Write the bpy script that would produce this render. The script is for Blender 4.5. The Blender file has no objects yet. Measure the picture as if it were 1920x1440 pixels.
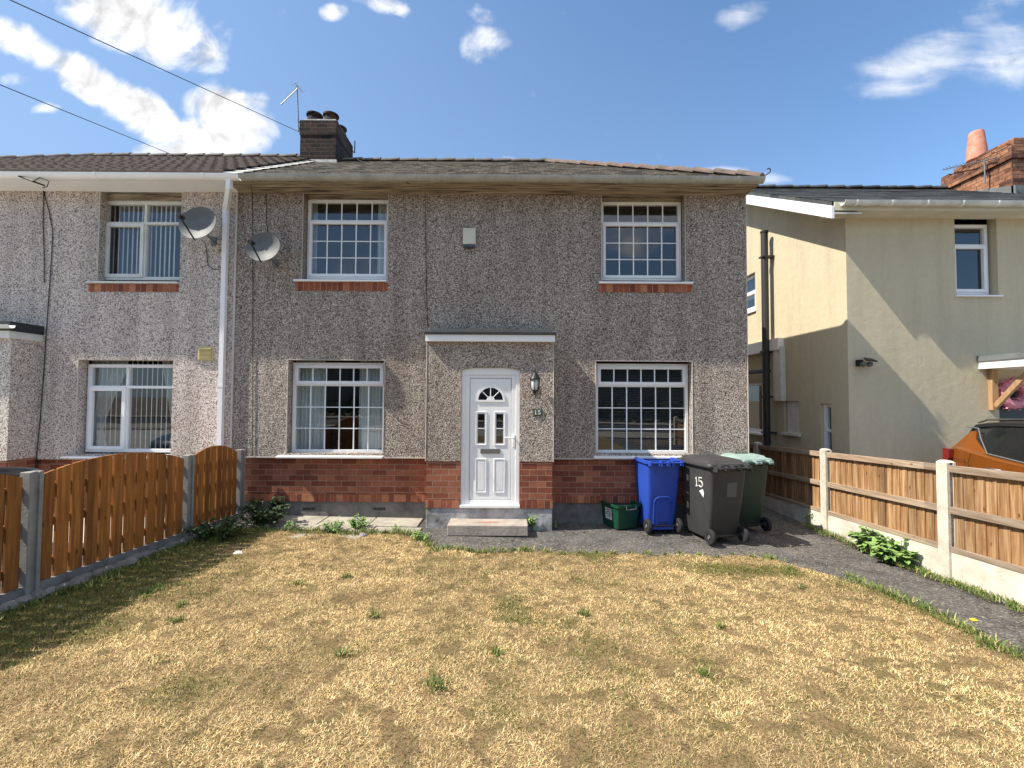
import bpy, math, random
import numpy as np
from mathutils import Vector, Matrix
random.seed(7)
rng = np.random.default_rng(11)
R = math.radians
S = bpy.context.scene
COL = S.collection

# ------------------------------------------------------------------ camera
F = 850.0; HOR = 748.0; CAMZ = 1.85
PITCH = math.atan((HOR - 720) / F); ROLL = R(0.3)
cam_d = bpy.data.cameras.new('camera'); cam = bpy.data.objects.new('camera', cam_d); COL.objects.link(cam)
cam_d.sensor_width = 36; cam_d.lens = F / 1920 * 36; cam_d.clip_start = 0.05; cam_d.clip_end = 3000
CM = Matrix.Rotation(R(90) + PITCH, 4, 'X') @ Matrix.Rotation(ROLL, 4, 'Z')
cam.matrix_world = Matrix.Translation((0, 0, CAMZ)) @ CM
S.camera = cam
S.render.resolution_x = 1024; S.render.resolution_y = 768
S.view_settings.view_transform = 'Standard'; S.view_settings.look = 'None'
S.view_settings.exposure = 0.8; S.view_settings.gamma = 1

# ------------------------------------------------------------------ sun and sky
SD = Vector((0.84, 0.18, -1.0)).normalized()      # direction the sunlight travels
sun_d = bpy.data.lights.new('sun', 'SUN'); sun_d.energy = 4.4; sun_d.angle = R(0.53); sun_d.color = (1, 0.93, 0.82)
sun = bpy.data.objects.new('sun', sun_d); COL.objects.link(sun)
sun.rotation_euler = SD.to_track_quat('-Z', 'Y').to_euler()
W = bpy.data.worlds.new('World'); S.world = W; W.use_nodes = True
nt = W.node_tree; nt.nodes.clear()
def N(t, typ, **kw):
    n = t.nodes.new(typ)
    for k, v in kw.items(): setattr(n, k, v)
    return n
def mth(t, op, a, b=None, c=None, clamp=False):
    n = N(t, 'ShaderNodeMath', operation=op); n.use_clamp = clamp
    for i, v in enumerate((a, b, c)):
        if v is None: continue
        if isinstance(v, (int, float)): n.inputs[i].default_value = v
        else: t.links.new(v, n.inputs[i])
    return n.outputs[0]
out = N(nt, 'ShaderNodeOutputWorld'); bg = N(nt, 'ShaderNodeBackground'); bg.inputs[1].default_value = 0.14
sky = N(nt, 'ShaderNodeTexSky', sky_type='NISHITA'); sky.sun_disc = False
sky.sun_elevation = math.asin(-SD.z); sky.sun_rotation = math.atan2(-SD.x, -SD.y)
sky.altitude = 100; sky.air_density = 1.0; sky.dust_density = 0.6; sky.ozone_density = 1.6
tc = N(nt, 'ShaderNodeTexCoord'); sep = N(nt, 'ShaderNodeSeparateXYZ'); nt.links.new(tc.outputs['Generated'], sep.inputs[0])
dx, dy, dz = sep.outputs
yy = mth(nt, 'MAXIMUM', mth(nt, 'ABSOLUTE', dy), 0.05)
cu = mth(nt, 'DIVIDE', dx, yy); cv = mth(nt, 'DIVIDE', dz, yy)
# clouds as ellipses on the sky: direction tangents, half sizes, tilt, weight
CL = [(228, 10, 140, 72, -0.3, 1), (310, 62, 125, 62, -0.3, 1), (370, 95, 52, 36, 0.2, .8), (60, 90, 110, 32, -0.5, .8), (165, 150, 120, 36, -0.6, 1),
      (265, 215, 100, 45, -0.6, 1), (405, 195, 70, 42, 0, .9), (420, 250, 90, 55, 0, 1.1), (340, 285, 110, 26, 0, .8), (912, 78, 52, 42, 0.1, .75), (905, 30, 46, 22, -.4, .55),
      (625, 22, 26, 17, 0, .6), (715, 8, 45, 16, -.3, .45), (1745, 112, 150, 44, 0.3, .46), (1885, 95, 100, 60, .3, .45), (1690, 165, 70, 18, .1, .35), (1860, 20, 90, 22, .5, .2),
      (1400, 25, 40, 22, .3, .32), (965, 297, 28, 9, 0, .5), (1365, 322, 40, 10, 0, .5), (1440, 335, 40, 12, 0, .45), (480, 190, 22, 14, 0, .35), (700, 228, 30, 12, 0, .3), (85, 205, 26, 12, 0, .4), (20, 150, 40, 14, 0, .4)]
mask = None; mask2 = None
for (px, py, rx, ry, an, w_) in CL:
    d = CM.to_3x3() @ Vector(((px - 960) / F, -(py - 720) / F, -1)); u0, v0 = d.x / d.y, d.z / d.y
    c, s = math.cos(an), math.sin(an)
    a = mth(nt, 'SUBTRACT', cu, u0); b = mth(nt, 'SUBTRACT', cv, v0)
    p = mth(nt, 'ADD', mth(nt, 'MULTIPLY', a, c * F / rx), mth(nt, 'MULTIPLY', b, s * F / rx))
    q = mth(nt, 'SUBTRACT', mth(nt, 'MULTIPLY', b, c * F / ry), mth(nt, 'MULTIPLY', a, s * F / ry))
    e = mth(nt, 'SUBTRACT', w_, mth(nt, 'MULTIPLY', mth(nt, 'ADD', mth(nt, 'MULTIPLY', p, p), mth(nt, 'MULTIPLY', q, q)), w_ * .8))
    if px > 1300: mask2 = e if mask2 is None else mth(nt, 'MAXIMUM', mask2, e)
    else: mask = e if mask is None else mth(nt, 'MAXIMUM', mask, e)
mask = mth(nt, 'MAXIMUM', mask, -0.6)
cmb = N(nt, 'ShaderNodeCombineXYZ'); nt.links.new(cu, cmb.inputs[0]); nt.links.new(cv, cmb.inputs[1]); nt.links.new(mth(nt, 'SIGN', dy), cmb.inputs[2])
def cnoise(sc, det, off):
    mp = N(nt, 'ShaderNodeMapping'); nt.links.new(cmb.outputs[0], mp.inputs[0]); mp.inputs[1].default_value = off
    n = N(nt, 'ShaderNodeTexNoise'); nt.links.new(mp.outputs[0], n.inputs['Vector'])
    n.inputs['Scale'].default_value = sc; n.inputs['Detail'].default_value = det; n.inputs['Roughness'].default_value = .54
    n.inputs['Distortion'].default_value = .35
    return n.outputs['Fac']
n1 = cnoise(8.5, 10, (0, 0, 0)); n2 = cnoise(3.0, 5, (3, 1, 0)); n3 = cnoise(8.5, 10, (0.02, -0.022, 0))
dens = mth(nt, 'ADD', mask, mth(nt, 'MULTIPLY', mth(nt, 'SUBTRACT', n1, .5), 2.9))
al = N(nt, 'ShaderNodeMapRange', interpolation_type='SMOOTHSTEP'); nt.links.new(dens, al.inputs[0]); al.inputs[1].default_value = -.05; al.inputs[2].default_value = .9
mpw = N(nt, 'ShaderNodeMapping'); nt.links.new(cmb.outputs[0], mpw.inputs[0]); mpw.inputs[2].default_value = (0, 0, R(-28)); mpw.inputs[3].default_value = (.45, 1.5, 1)
nw = N(nt, 'ShaderNodeTexNoise'); nt.links.new(mpw.outputs[0], nw.inputs['Vector']); nw.inputs['Scale'].default_value = 11; nw.inputs['Detail'].default_value = 9; nw.inputs['Roughness'].default_value = .55; nw.inputs['Distortion'].default_value = .5
dens2 = mth(nt, 'ADD', mth(nt, 'MAXIMUM', mask2, -.6), mth(nt, 'MULTIPLY', mth(nt, 'SUBTRACT', mth(nt, 'ADD', mth(nt, 'MULTIPLY', nw.outputs['Fac'], .6), mth(nt, 'MULTIPLY', n1, .4)), .5), 2.6))
alw = N(nt, 'ShaderNodeMapRange', interpolation_type='SMOOTHSTEP'); nt.links.new(dens2, alw.inputs[0]); alw.inputs[1].default_value = -.12; alw.inputs[2].default_value = 1.1; alw.inputs[4].default_value = .85
shade = mth(nt, 'ADD', mth(nt, 'MULTIPLY', mth(nt, 'SUBTRACT', n1, n3), 3.6), mth(nt, 'ADD', 1.0, mth(nt, 'MULTIPLY', mth(nt, 'SUBTRACT', dens, .8), -.28)))
shr = N(nt, 'ShaderNodeMapRange'); nt.links.new(shade, shr.inputs[0]); shr.inputs[1].default_value = .45; shr.inputs[2].default_value = 1.15
shr.inputs[3].default_value = 2.7; shr.inputs[4].default_value = 5.2
# behind the camera: scattered clouds
al2 = N(nt, 'ShaderNodeMapRange', interpolation_type='SMOOTHSTEP'); nt.links.new(mth(nt, 'ADD', n2, mth(nt, 'MULTIPLY', n1, .35)), al2.inputs[0]); al2.inputs[1].default_value = .74; al2.inputs[2].default_value = .92
back = mth(nt, 'LESS_THAN', dy, 0.0)
fac = mth(nt, 'ADD', mth(nt, 'MULTIPLY', mth(nt, 'MAXIMUM', al.outputs[0], alw.outputs[0]), mth(nt, 'SUBTRACT', 1, back)), mth(nt, 'MULTIPLY', al2.outputs[0], back))
hi = N(nt, 'ShaderNodeMapRange', interpolation_type='SMOOTHSTEP'); nt.links.new(dz, hi.inputs[0]); hi.inputs[1].default_value = .70; hi.inputs[2].default_value = .80  # cloud cover added high up, out of frame, to whiten and lift facade light
n4 = N(nt, 'ShaderNodeTexNoise'); nt.links.new(tc.outputs['Generated'], n4.inputs['Vector']); n4.inputs['Scale'].default_value = 3.5; n4.inputs['Detail'].default_value = 6
al4 = N(nt, 'ShaderNodeMapRange', interpolation_type='SMOOTHSTEP'); nt.links.new(n4.outputs['Fac'], al4.inputs[0]); al4.inputs[1].default_value = .34; al4.inputs[2].default_value = .50
fac = mth(nt, 'MAXIMUM', fac, mth(nt, 'MULTIPLY', hi.outputs[0], al4.outputs[0]))
fac = mth(nt, 'MULTIPLY', fac, mth(nt, 'GREATER_THAN', dz, 0.01)); fac = mth(nt, 'MULTIPLY', fac, .96)
ccol = N(nt, 'ShaderNodeVectorMath', operation='SCALE'); ccol.inputs[0].default_value = (1.0, .99, .98); nt.links.new(shr.outputs[0], ccol.inputs['Scale'])
skt = N(nt, 'ShaderNodeVectorMath', operation='MULTIPLY'); nt.links.new(sky.outputs[0], skt.inputs[0]); skt.inputs[1].default_value = (.74, .88, .96)
hf = mth(nt, 'SUBTRACT', mth(nt, 'SUBTRACT', .46, mth(nt, 'MULTIPLY', cu, .28)), mth(nt, 'MULTIPLY', cv, .38), clamp=True); hf = mth(nt, 'MINIMUM', hf, .75)
hz0 = N(nt, 'ShaderNodeMix', data_type='RGBA'); nt.links.new(hf, hz0.inputs[0]); nt.links.new(skt.outputs[0], hz0.inputs[6]); hz0.inputs[7].default_value = (1.40, 1.95, 2.85, 1)
mx = N(nt, 'ShaderNodeMix', data_type='RGBA'); nt.links.new(fac, mx.inputs[0]); nt.links.new(hz0.outputs[2], mx.inputs[6]); nt.links.new(ccol.outputs[0], mx.inputs[7])
nt.links.new(mx.outputs[2], bg.inputs[0]); nt.links.new(bg.outputs[0], out.inputs[0])

# ------------------------------------------------------------------ helpers
def P(px, py, Y):
    d = CM.to_3x3() @ Vector(((px - 960) / F, -(py - 720) / F, -1))
    return Vector((0, 0, CAMZ)) + d * (Y / d.y)
def PX(px, py, X):
    d = CM.to_3x3() @ Vector(((px - 960) / F, -(py - 720) / F, -1))
    return Vector((0, 0, CAMZ)) + d * (X / d.x)
def g(x, y):
    return CAMZ - 1.80 - 0.018 * max(-9, min(x, 9)) + 0.042 * (5.5 - max(-6, min(y, 5.5)))
def G(px, py):
    z = .05
    for _ in range(8):
        d = CM.to_3x3() @ Vector(((px - 960) / F, -(py - 720) / F, -1)); t = (z - CAMZ) / d.z
        p = Vector((0, 0, CAMZ)) + d * t; z = g(p.x, p.y)
    return Vector((p.x, p.y, z))
ORG = Vector((0, 0, 0))
def tag(o, label=None, cat=None, group=None, kind=None):
    for k, v in (('label', label), ('category', cat), ('group', group), ('kind', kind)):
        if v: o[k] = v
    return o
def root(name, loc, label, cat, group=None, rz=0, world=True):
    global ORG
    o = bpy.data.objects.new(name, None); COL.objects.link(o); o.empty_display_size = .1
    if world: o.location = loc; ORG = Vector(loc)
    else: ORG = Vector((0, 0, 0))
    return tag(o, label, cat, group)
def place(o, loc, rz=0):
    o.location = loc; o.rotation_euler = (0, 0, rz)
class MB:
    def __init__(s): s.v = []; s.f = []; s.T = None
    def add(s, vs, fs):
        n = len(s.v)
        if s.T: vs = [s.T @ Vector(p) for p in vs]
        s.v += [tuple(p) for p in vs]; s.f += [tuple(i + n for i in f) for f in fs]; return s
    def box(s, x0, x1, y0, y1, z0, z1):
        if x0 > x1: x0, x1 = x1, x0
        if y0 > y1: y0, y1 = y1, y0
        if z0 > z1: z0, z1 = z1, z0
        return s.add([(x0, y0, z0), (x1, y0, z0), (x1, y1, z0), (x0, y1, z0), (x0, y0, z1), (x1, y0, z1), (x1, y1, z1), (x0, y1, z1)],
                     [(0, 3, 2, 1), (4, 5, 6, 7), (0, 1, 5, 4), (1, 2, 6, 5), (2, 3, 7, 6), (3, 0, 4, 7)])
    def quad(s, *p): return s.add(p, [tuple(range(len(p)))])
    def tube(s, pts, r, n=8, cap=True):
        pts = [Vector(p) for p in pts]; rs = r if isinstance(r, (list, tuple)) else [r] * len(pts)
        vs = []; fs = []; up = None
        for i, p in enumerate(pts):
            t = (pts[min(i + 1, len(pts) - 1)] - pts[max(i - 1, 0)]).normalized()
            if up is None: up = t.orthogonal().normalized()
            else:
                up = (up - t * up.dot(t)); up = up.normalized() if up.length > 1e-6 else t.orthogonal().normalized()
            b = t.cross(up)
            for k in range(n):
                a = 2 * math.pi * k / n; vs.append(p + (up * math.cos(a) + b * math.sin(a)) * rs[i])
        for i in range(len(pts) - 1):
            for k in range(n):
                k2 = (k + 1) % n; fs.append((i * n + k, i * n + k2, (i + 1) * n + k2, (i + 1) * n + k))
        if cap: fs.append(tuple(range(n))[::-1]); fs.append(tuple((len(pts) - 1) * n + k for k in range(n)))
        return s.add(vs, fs)
    def lathe(s, prof, c=(0, 0, 0), n=20, axis='Z'):
        vs = []; fs = []
        for (r, h) in prof:
            for k in range(n):
                a = 2 * math.pi * k / n; x, y = r * math.cos(a), r * math.sin(a)
                p = (x, y, h) if axis == 'Z' else ((h, x, y) if axis == 'X' else (x, h, y))
                vs.append((p[0] + c[0], p[1] + c[1], p[2] + c[2]))
        for i in range(len(prof) - 1):
            for k in range(n):
                k2 = (k + 1) % n; fs.append((i * n + k, i * n + k2, (i + 1) * n + k2, (i + 1) * n + k))
        return s.add(vs, fs)
    def extr(s, prof, p0, p1, cap=True):      # closed profile of 3-vectors offsets swept from p0 to p1
        p0, p1 = Vector(p0), Vector(p1); n = len(prof)
        vs = [p0 + Vector(q) for q in prof] + [p1 + Vector(q) for q in prof]
        fs = [(k, (k + 1) % n, n + (k + 1) % n, n + k) for k in range(n)]
        if cap: fs += [tuple(range(n))[::-1], tuple(range(n, 2 * n))]
        return s.add(vs, fs)
    def loft(s, rings, cap=True):
        n = len(rings[0]); vs = [p for r in rings for p in r]; fs = []
        for i in range(len(rings) - 1):
            for k in range(n): fs.append((i * n + k, i * n + (k + 1) % n, (i + 1) * n + (k + 1) % n, (i + 1) * n + k))
        if cap: fs += [tuple(range(n))[::-1], tuple(range((len(rings) - 1) * n, len(rings) * n))]
        return s.add(vs, fs)
    def build(s, name, mat, parent=None, smooth=False, bevel=0, label=None, org=None):
        o_ = ORG if org is None else Vector(org)
        me = bpy.data.meshes.new(name); me.from_pydata([(a - o_.x, b - o_.y, c - o_.z) for a, b, c in s.v], [], s.f)
        me.validate(); me.update()
        import bmesh
        bm = bmesh.new(); bm.from_mesh(me); bmesh.ops.recalc_face_normals(bm, faces=bm.faces); bm.to_mesh(me); bm.free()
        o = bpy.data.objects.new(name, me); COL.objects.link(o); me.materials.append(mat)
        if smooth:
            me.polygons.foreach_set('use_smooth', [True] * len(me.polygons))
            me.set_sharp_from_angle(angle=R(40))
        if bevel:
            m = o.modifiers.new('bevel', 'BEVEL'); m.width = bevel; m.segments = 2; m.limit_method = 'ANGLE'; m.angle_limit = R(40)
        if parent:
            o.parent = parent
            if parent.type == 'MESH' and org is None: o.location = (0, 0, 0)
        else: o.location = o_
        if label: o['label'] = label
        return o
# ------------------------------------------------------------------ materials
def mat(name, col, rough=.7, metal=0, bump=0, bscale=40, var=0, vscale=3, spec=.4, coat=0, col2=None, stain=0):
    m = bpy.data.materials.new(name); m.use_nodes = True; t = m.node_tree; b = t.nodes['Principled BSDF']
    b.inputs['Roughness'].default_value = rough; b.inputs['Metallic'].default_value = metal; b.inputs['Specular IOR Level'].default_value = spec
    b.inputs['Coat Weight'].default_value = coat; b.inputs['Coat Roughness'].default_value = .08
    b.inputs['Base Color'].default_value = (*col, 1)
    tcn = N(t, 'ShaderNodeTexCoord')
    if var or col2:
        n = N(t, 'ShaderNodeTexNoise'); n.inputs['Scale'].default_value = vscale; n.inputs['Detail'].default_value = 8; n.inputs['Roughness'].default_value = .65
        t.links.new(tcn.outputs['Object'], n.inputs['Vector'])
        r = N(t, 'ShaderNodeValToRGB'); t.links.new(n.outputs['Fac'], r.inputs[0])
        c2 = col2 or tuple(c * (1 - var) for c in col); c1 = col if col2 else tuple(min(1, c * (1 + var * .6)) for c in col)
        r.color_ramp.elements[0].position = .32; r.color_ramp.elements[0].color = (*c2, 1); r.color_ramp.elements[1].position = .62; r.color_ramp.elements[1].color = (*c1, 1)
        t.links.new(r.outputs[0], b.inputs['Base Color'])
    if bump:
        n = N(t, 'ShaderNodeTexNoise'); n.inputs['Scale'].default_value = bscale; n.inputs['Detail'].default_value = 6
        t.links.new(tcn.outputs['Object'], n.inputs['Vector'])
        bp = N(t, 'ShaderNodeBump'); bp.inputs['Strength'].default_value = bump; bp.inputs['Distance'].default_value = .01
        t.links.new(n.outputs['Fac'], bp.inputs['Height']); t.links.new(bp.outputs[0], b.inputs['Normal'])
    return m
def ramp(t, src, stops, interp='LINEAR'):
    r = N(t, 'ShaderNodeValToRGB'); t.links.new(src, r.inputs[0]); cr = r.color_ramp; cr.interpolation = interp
    while len(cr.elements) < len(stops): cr.elements.new(.5)
    for e, (p, c) in zip(cr.elements, stops): e.position = p; e.color = (*c, 1)
    return r.outputs[0]
def noise(t, vec, sc, det=5, rough=.6):
    n = N(t, 'ShaderNodeTexNoise'); n.inputs['Scale'].default_value = sc; n.inputs['Detail'].default_value = det; n.inputs['Roughness'].default_value = rough
    t.links.new(vec, n.inputs['Vector']); return n.outputs['Fac']
def mixc(t, fac, a, b, mode='MIX'):
    n = N(t, 'ShaderNodeMix', data_type='RGBA', blend_type=mode)
    for i, v in ((0, fac), (6, a), (7, b)):
        if isinstance(v, (int, float)): n.inputs[i].default_value = v
        elif isinstance(v, tuple): n.inputs[i].default_value = (*v, 1)
        else: t.links.new(v, n.inputs[i])
    return n.outputs[2]
def newmat(name):
    m = bpy.data.materials.new(name); m.use_nodes = True; t = m.node_tree; b = t.nodes['Principled BSDF']
    b.inputs['Specular IOR Level'].default_value = .35
    tcn = N(t, 'ShaderNodeTexCoord'); return m, t, b, tcn.outputs['Object']
def pebble(name, stops, stain, scale=82, ed=.45):
    m, t, b, oc = newmat(name)
    v = N(t, 'ShaderNodeTexVoronoi', feature='F1'); v.inputs['Scale'].default_value = scale; t.links.new(oc, v.inputs['Vector'])
    sp = N(t, 'ShaderNodeSeparateColor'); t.links.new(v.outputs['Color'], sp.inputs[0])
    c = ramp(t, sp.outputs[0], stops, 'CONSTANT')
    edge = ramp(t, v.outputs['Distance'], [(0, (1, 1, 1)), (.42, (.95, .95, .95)), (.72, (ed, ed * .96, ed * .92))])
    c = mixc(t, 1.0, c, edge, 'MULTIPLY')
    mp = N(t, 'ShaderNodeMapping'); t.links.new(oc, mp.inputs[0]); mp.inputs[3].default_value = (1, 1, .45)
    st = ramp(t, noise(t, mp.outputs[0], .9, 6, .6), [(.3, (1 - stain, 1 - stain, 1 - stain)), (.65, (1.0, .985, .97))])
    c = mixc(t, 1.0, c, st, 'MULTIPLY')
    mp2 = N(t, 'ShaderNodeMapping'); t.links.new(oc, mp2.inputs[0]); mp2.inputs[3].default_value = (2.6, 2.6, .22)
    c = mixc(t, 1.0, c, ramp(t, noise(t, mp2.outputs[0], 1.3, 6, .62), [(.3, (.70, .69, .68)), (.56, (1, 1, 1))]), 'MULTIPLY')
    c = mixc(t, ramp(t, noise(t, oc, .7, 3, .5), [(.45, (0, 0, 0)), (.7, (.35, .35, .35))]), c, mixc(t, 1.0, c, (.86, .92, .88), 'MULTIPLY'))
    t.links.new(c, b.inputs['Base Color']); b.inputs['Roughness'].default_value = .9
    bp = N(t, 'ShaderNodeBump'); bp.inputs['Strength'].default_value = 1.0; bp.inputs['Distance'].default_value = .010; bp.invert = True
    t.links.new(v.outputs['Distance'], bp.inputs['Height']); t.links.new(bp.outputs[0], b.inputs['Normal'])
    return m
def brickmat(name, cols, mortar, bw=.225, bh=.082, rough=.85, bumpd=.006, soldier=False, offset=.5, dirt=.3):
    m, t, b, oc = newmat(name)
    sp = N(t, 'ShaderNodeSeparateXYZ'); t.links.new(oc, sp.inputs[0])
    cb = N(t, 'ShaderNodeCombineXYZ'); t.links.new(mth(t, 'ADD', sp.outputs[0], sp.outputs[1]), cb.inputs[0]); t.links.new(sp.outputs[2], cb.inputs[1])
    br = N(t, 'ShaderNodeTexBrick'); t.links.new(cb.outputs[0], br.inputs['Vector']); br.offset = offset
    br.inputs['Scale'].default_value = 1; br.inputs['Brick Width'].default_value = bw; br.inputs['Row Height'].default_value = bh
    br.inputs['Mortar Size'].default_value = .005; br.inputs['Mortar Smooth'].default_value = .3; br.inputs['Bias'].default_value = 0
    br.inputs['Color1'].default_value = (0, 0, 0, 1); br.inputs['Color2'].default_value = (1, 1, 1, 1); br.inputs['Mortar'].default_value = (.5, .5, .5, 1)
    spc = N(t, 'ShaderNodeSeparateColor'); t.links.new(br.outputs['Color'], spc.inputs[0])
    c = ramp(t, spc.outputs[0], [(0, cols[0]), (.5, cols[1]), (1, cols[2])])
    nz = noise(t, oc, 35, 6, .7)
    c = mixc(t, 1, c, ramp(t, nz, [(.3, (.7, .7, .7)), (.7, (1.15, 1.12, 1.1))]), 'MULTIPLY')
    c = mixc(t, br.outputs['Fac'], c, mortar)
    c = mixc(t, 1, c, ramp(t, noise(t, oc, 3.5, 8, .7), [(.35, (1 - dirt,) * 3), (.6, (1, 1, 1))]), 'MULTIPLY')
    t.links.new(c, b.inputs['Base Color']); b.inputs['Roughness'].default_value = rough
    h = mth(t, 'ADD', mth(t, 'MULTIPLY', mth(t, 'SUBTRACT', 1, br.outputs['Fac']), 1), mth(t, 'MULTIPLY', nz, .5))
    bp = N(t, 'ShaderNodeBump'); bp.inputs['Strength'].default_value = .8; bp.inputs['Distance'].default_value = bumpd
    t.links.new(h, bp.inputs['Height']); t.links.new(bp.outputs[0], b.inputs['Normal'])
    return m
def woodmat(name, ca, cb_, cc, axis='Z', rough=.75, board=.12, baxis='Y', knots=True):
    m, t, b, oc = newmat(name)
    mp = N(t, 'ShaderNodeMapping'); t.links.new(oc, mp.inputs[0])
    sc = {'Z': (14, 14, .9), 'Y': (14, .9, 14), 'X': (.9, 14, 14)}[axis]; mp.inputs[3].default_value = sc
    sp = N(t, 'ShaderNodeSeparateXYZ'); t.links.new(oc, sp.inputs[0])
    bi = mth(t, 'FLOOR', mth(t, 'DIVIDE', sp.outputs['XYZ'.index(baxis)], board))
    wn = N(t, 'ShaderNodeTexWhiteNoise', noise_dimensions='1D'); t.links.new(bi, wn.inputs['W'])
    vo = N(t, 'ShaderNodeVectorMath', operation='ADD'); t.links.new(mp.outputs[0], vo.inputs[0])
    cx = N(t, 'ShaderNodeCombineXYZ'); t.links.new(mth(t, 'MULTIPLY', wn.outputs[0], 30), cx.inputs['XYZ'.index(axis)]); t.links.new(cx.outputs[0], vo.inputs[1])
    nz = noise(t, vo.outputs[0], 2.2, 8, .65)
    c = ramp(t, nz, [(.28, ca), (.5, cb_), (.72, cc)])
    c = mixc(t, 1, c, ramp(t, wn.outputs[0], [(0, (.68, .68, .7)), (1, (1.2, 1.16, 1.1))]), 'MULTIPLY')
    if knots:
        v = N(t, 'ShaderNodeTexVoronoi'); mk = N(t, 'ShaderNodeMapping'); t.links.new(oc, mk.inputs[0]); mk.inputs[3].default_value = {'Z': (9, 9, 4.5), 'Y': (9, 4.5, 9), 'X': (4.5, 9, 9)}[axis]
        t.links.new(mk.outputs[0], v.inputs['Vector']); v.inputs['Scale'].default_value = 1
        c = mixc(t, 1, c, ramp(t, v.outputs['Distance'], [(.05, (.35, .28, .22)), (.13, (1, 1, 1))]), 'MULTIPLY')
    t.links.new(c, b.inputs['Base Color']); b.inputs['Roughness'].default_value = rough
    bp = N(t, 'ShaderNodeBump'); bp.inputs['Strength'].default_value = .35; bp.inputs['Distance'].default_value = .003
    t.links.new(nz, bp.inputs['Height']); t.links.new(bp.outputs[0], b.inputs['Normal'])
    return m
def glassmat(name, tint=(.86, .9, .9), k=2.0, base=.02):
    m = bpy.data.materials.new(name); m.use_nodes = True; t = m.node_tree; t.nodes.clear()
    o = N(t, 'ShaderNodeOutputMaterial'); mxs = N(t, 'ShaderNodeMixShader'); tr = N(t, 'ShaderNodeBsdfTransparent'); gl = N(t, 'ShaderNodeBsdfGlossy')
    tr.inputs[0].default_value = (*tint, 1); gl.inputs['Roughness'].default_value = 0.0; gl.inputs[0].default_value = (.95, .97, 1, 1)
    geo = N(t, 'ShaderNodeNewGeometry'); dt = N(t, 'ShaderNodeVectorMath', operation='DOT_PRODUCT'); t.links.new(geo.outputs['Normal'], dt.inputs[0]); t.links.new(geo.outputs['Incoming'], dt.inputs[1])
    frs = mth(t, 'ADD', mth(t, 'MULTIPLY', mth(t, 'POWER', mth(t, 'SUBTRACT', 1, mth(t, 'ABSOLUTE', dt.outputs['Value'])), 5), .96), .04)
    tcn = N(t, 'ShaderNodeTexCoord'); nz = noise(t, tcn.outputs['Object'], 1.6, 2); bp = N(t, 'ShaderNodeBump'); bp.inputs['Strength'].default_value = .05; bp.inputs['Distance'].default_value = .012
    t.links.new(nz, bp.inputs['Height']); t.links.new(bp.outputs[0], gl.inputs['Normal'])
    t.links.new(mth(t, 'ADD', mth(t, 'MULTIPLY', frs, k), base, clamp=True), mxs.inputs[0])
    t.links.new(tr.outputs[0], mxs.inputs[1]); t.links.new(gl.outputs[0], mxs.inputs[2]); t.links.new(mxs.outputs[0], o.inputs[0])
    return m
def fabric(name, col, trans=.5):
    m = bpy.data.materials.new(name); m.use_nodes = True; t = m.node_tree; t.nodes.clear()
    o = N(t, 'ShaderNodeOutputMaterial'); mxs = N(t, 'ShaderNodeMixShader'); mxs.inputs[0].default_value = trans
    d = N(t, 'ShaderNodeBsdfDiffuse'); d.inputs[0].default_value = (*col, 1); l = N(t, 'ShaderNodeBsdfTranslucent'); l.inputs[0].default_value = (*col, 1)
    t.links.new(d.outputs[0], mxs.inputs[1]); t.links.new(l.outputs[0], mxs.inputs[2]); t.links.new(mxs.outputs[0], o.inputs[0])
    return m
def attrmat(name, attr='col', rough=.8, trans=.0, mul=None):
    m, t, b, oc = newmat(name)
    a = N(t, 'ShaderNodeAttribute', attribute_name=attr); t.links.new(a.outputs['Color'], b.inputs['Base Color']); b.inputs['Roughness'].default_value = rough
    b.inputs['Specular IOR Level'].default_value = .15
    return m

M = {}
M['peb'] = pebble('pebbledash brown grey', [(0, (.17, .13, .11)), (.14, (.41, .335, .29)), (.40, (.58, .49, .425)), (.70, (.77, .675, .585)), (.92, (.95, .89, .79))], .2)
M['peb2'] = pebble('pebbledash pale', [(0, (.24, .19, .17)), (.16, (.60, .50, .45)), (.42, (.86, .75, .68)), (.70, (.97, .88, .80)), (.90, (1, .97, .93))], .06, ed=.66)
M['bead'] = mat('render bead', (.55, .5, .45), .8)
M['brick'] = brickmat('red rustic brick', [(.21, .06, .034), (.31, .10, .055), (.44, .17, .095)], (.42, .27, .19))
M['soldier'] = brickmat('red soldier brick', [(.22, .06, .035), (.38, .11, .055), (.58, .26, .13)], (.40, .26, .19), bw=.085, bh=.4, offset=0)
M['cbrick'] = brickmat('sooty chimney brick', [(.006, .004, .0035), (.024, .012, .009), (.075, .032, .02)], (.11, .085, .065), dirt=.6, bumpd=.02)
M['cbrick2'] = brickmat('weathered orange chimney brick', [(.12, .05, .035), (.33, .15, .08), (.5, .24, .13)], (.09, .07, .06), bw=.225, bh=.078, dirt=.55, bumpd=.03)
M['plinth'] = mat('grey cement plinth', (.17, .16, .15), .9, bump=.5, bscale=30, var=.4, vscale=5)
M['plinthw'] = mat('flaking white plinth paint', (.50, .50, .49), .85, bump=1.0, bscale=14, col2=(.16, .15, .14), vscale=4)
M['upvc'] = mat('white upvc', (.86, .86, .85), .35, var=.05, vscale=2)
M['upvcd'] = mat('aged white upvc', (.68, .68, .64), .45, var=.12, vscale=6)
m_, t_, b_, oc_ = newmat('weathered cream timber'); mp_ = N(t_, 'ShaderNodeMapping'); t_.links.new(oc_, mp_.inputs[0]); mp_.inputs[3].default_value = (1.2, 22, 22)
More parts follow.
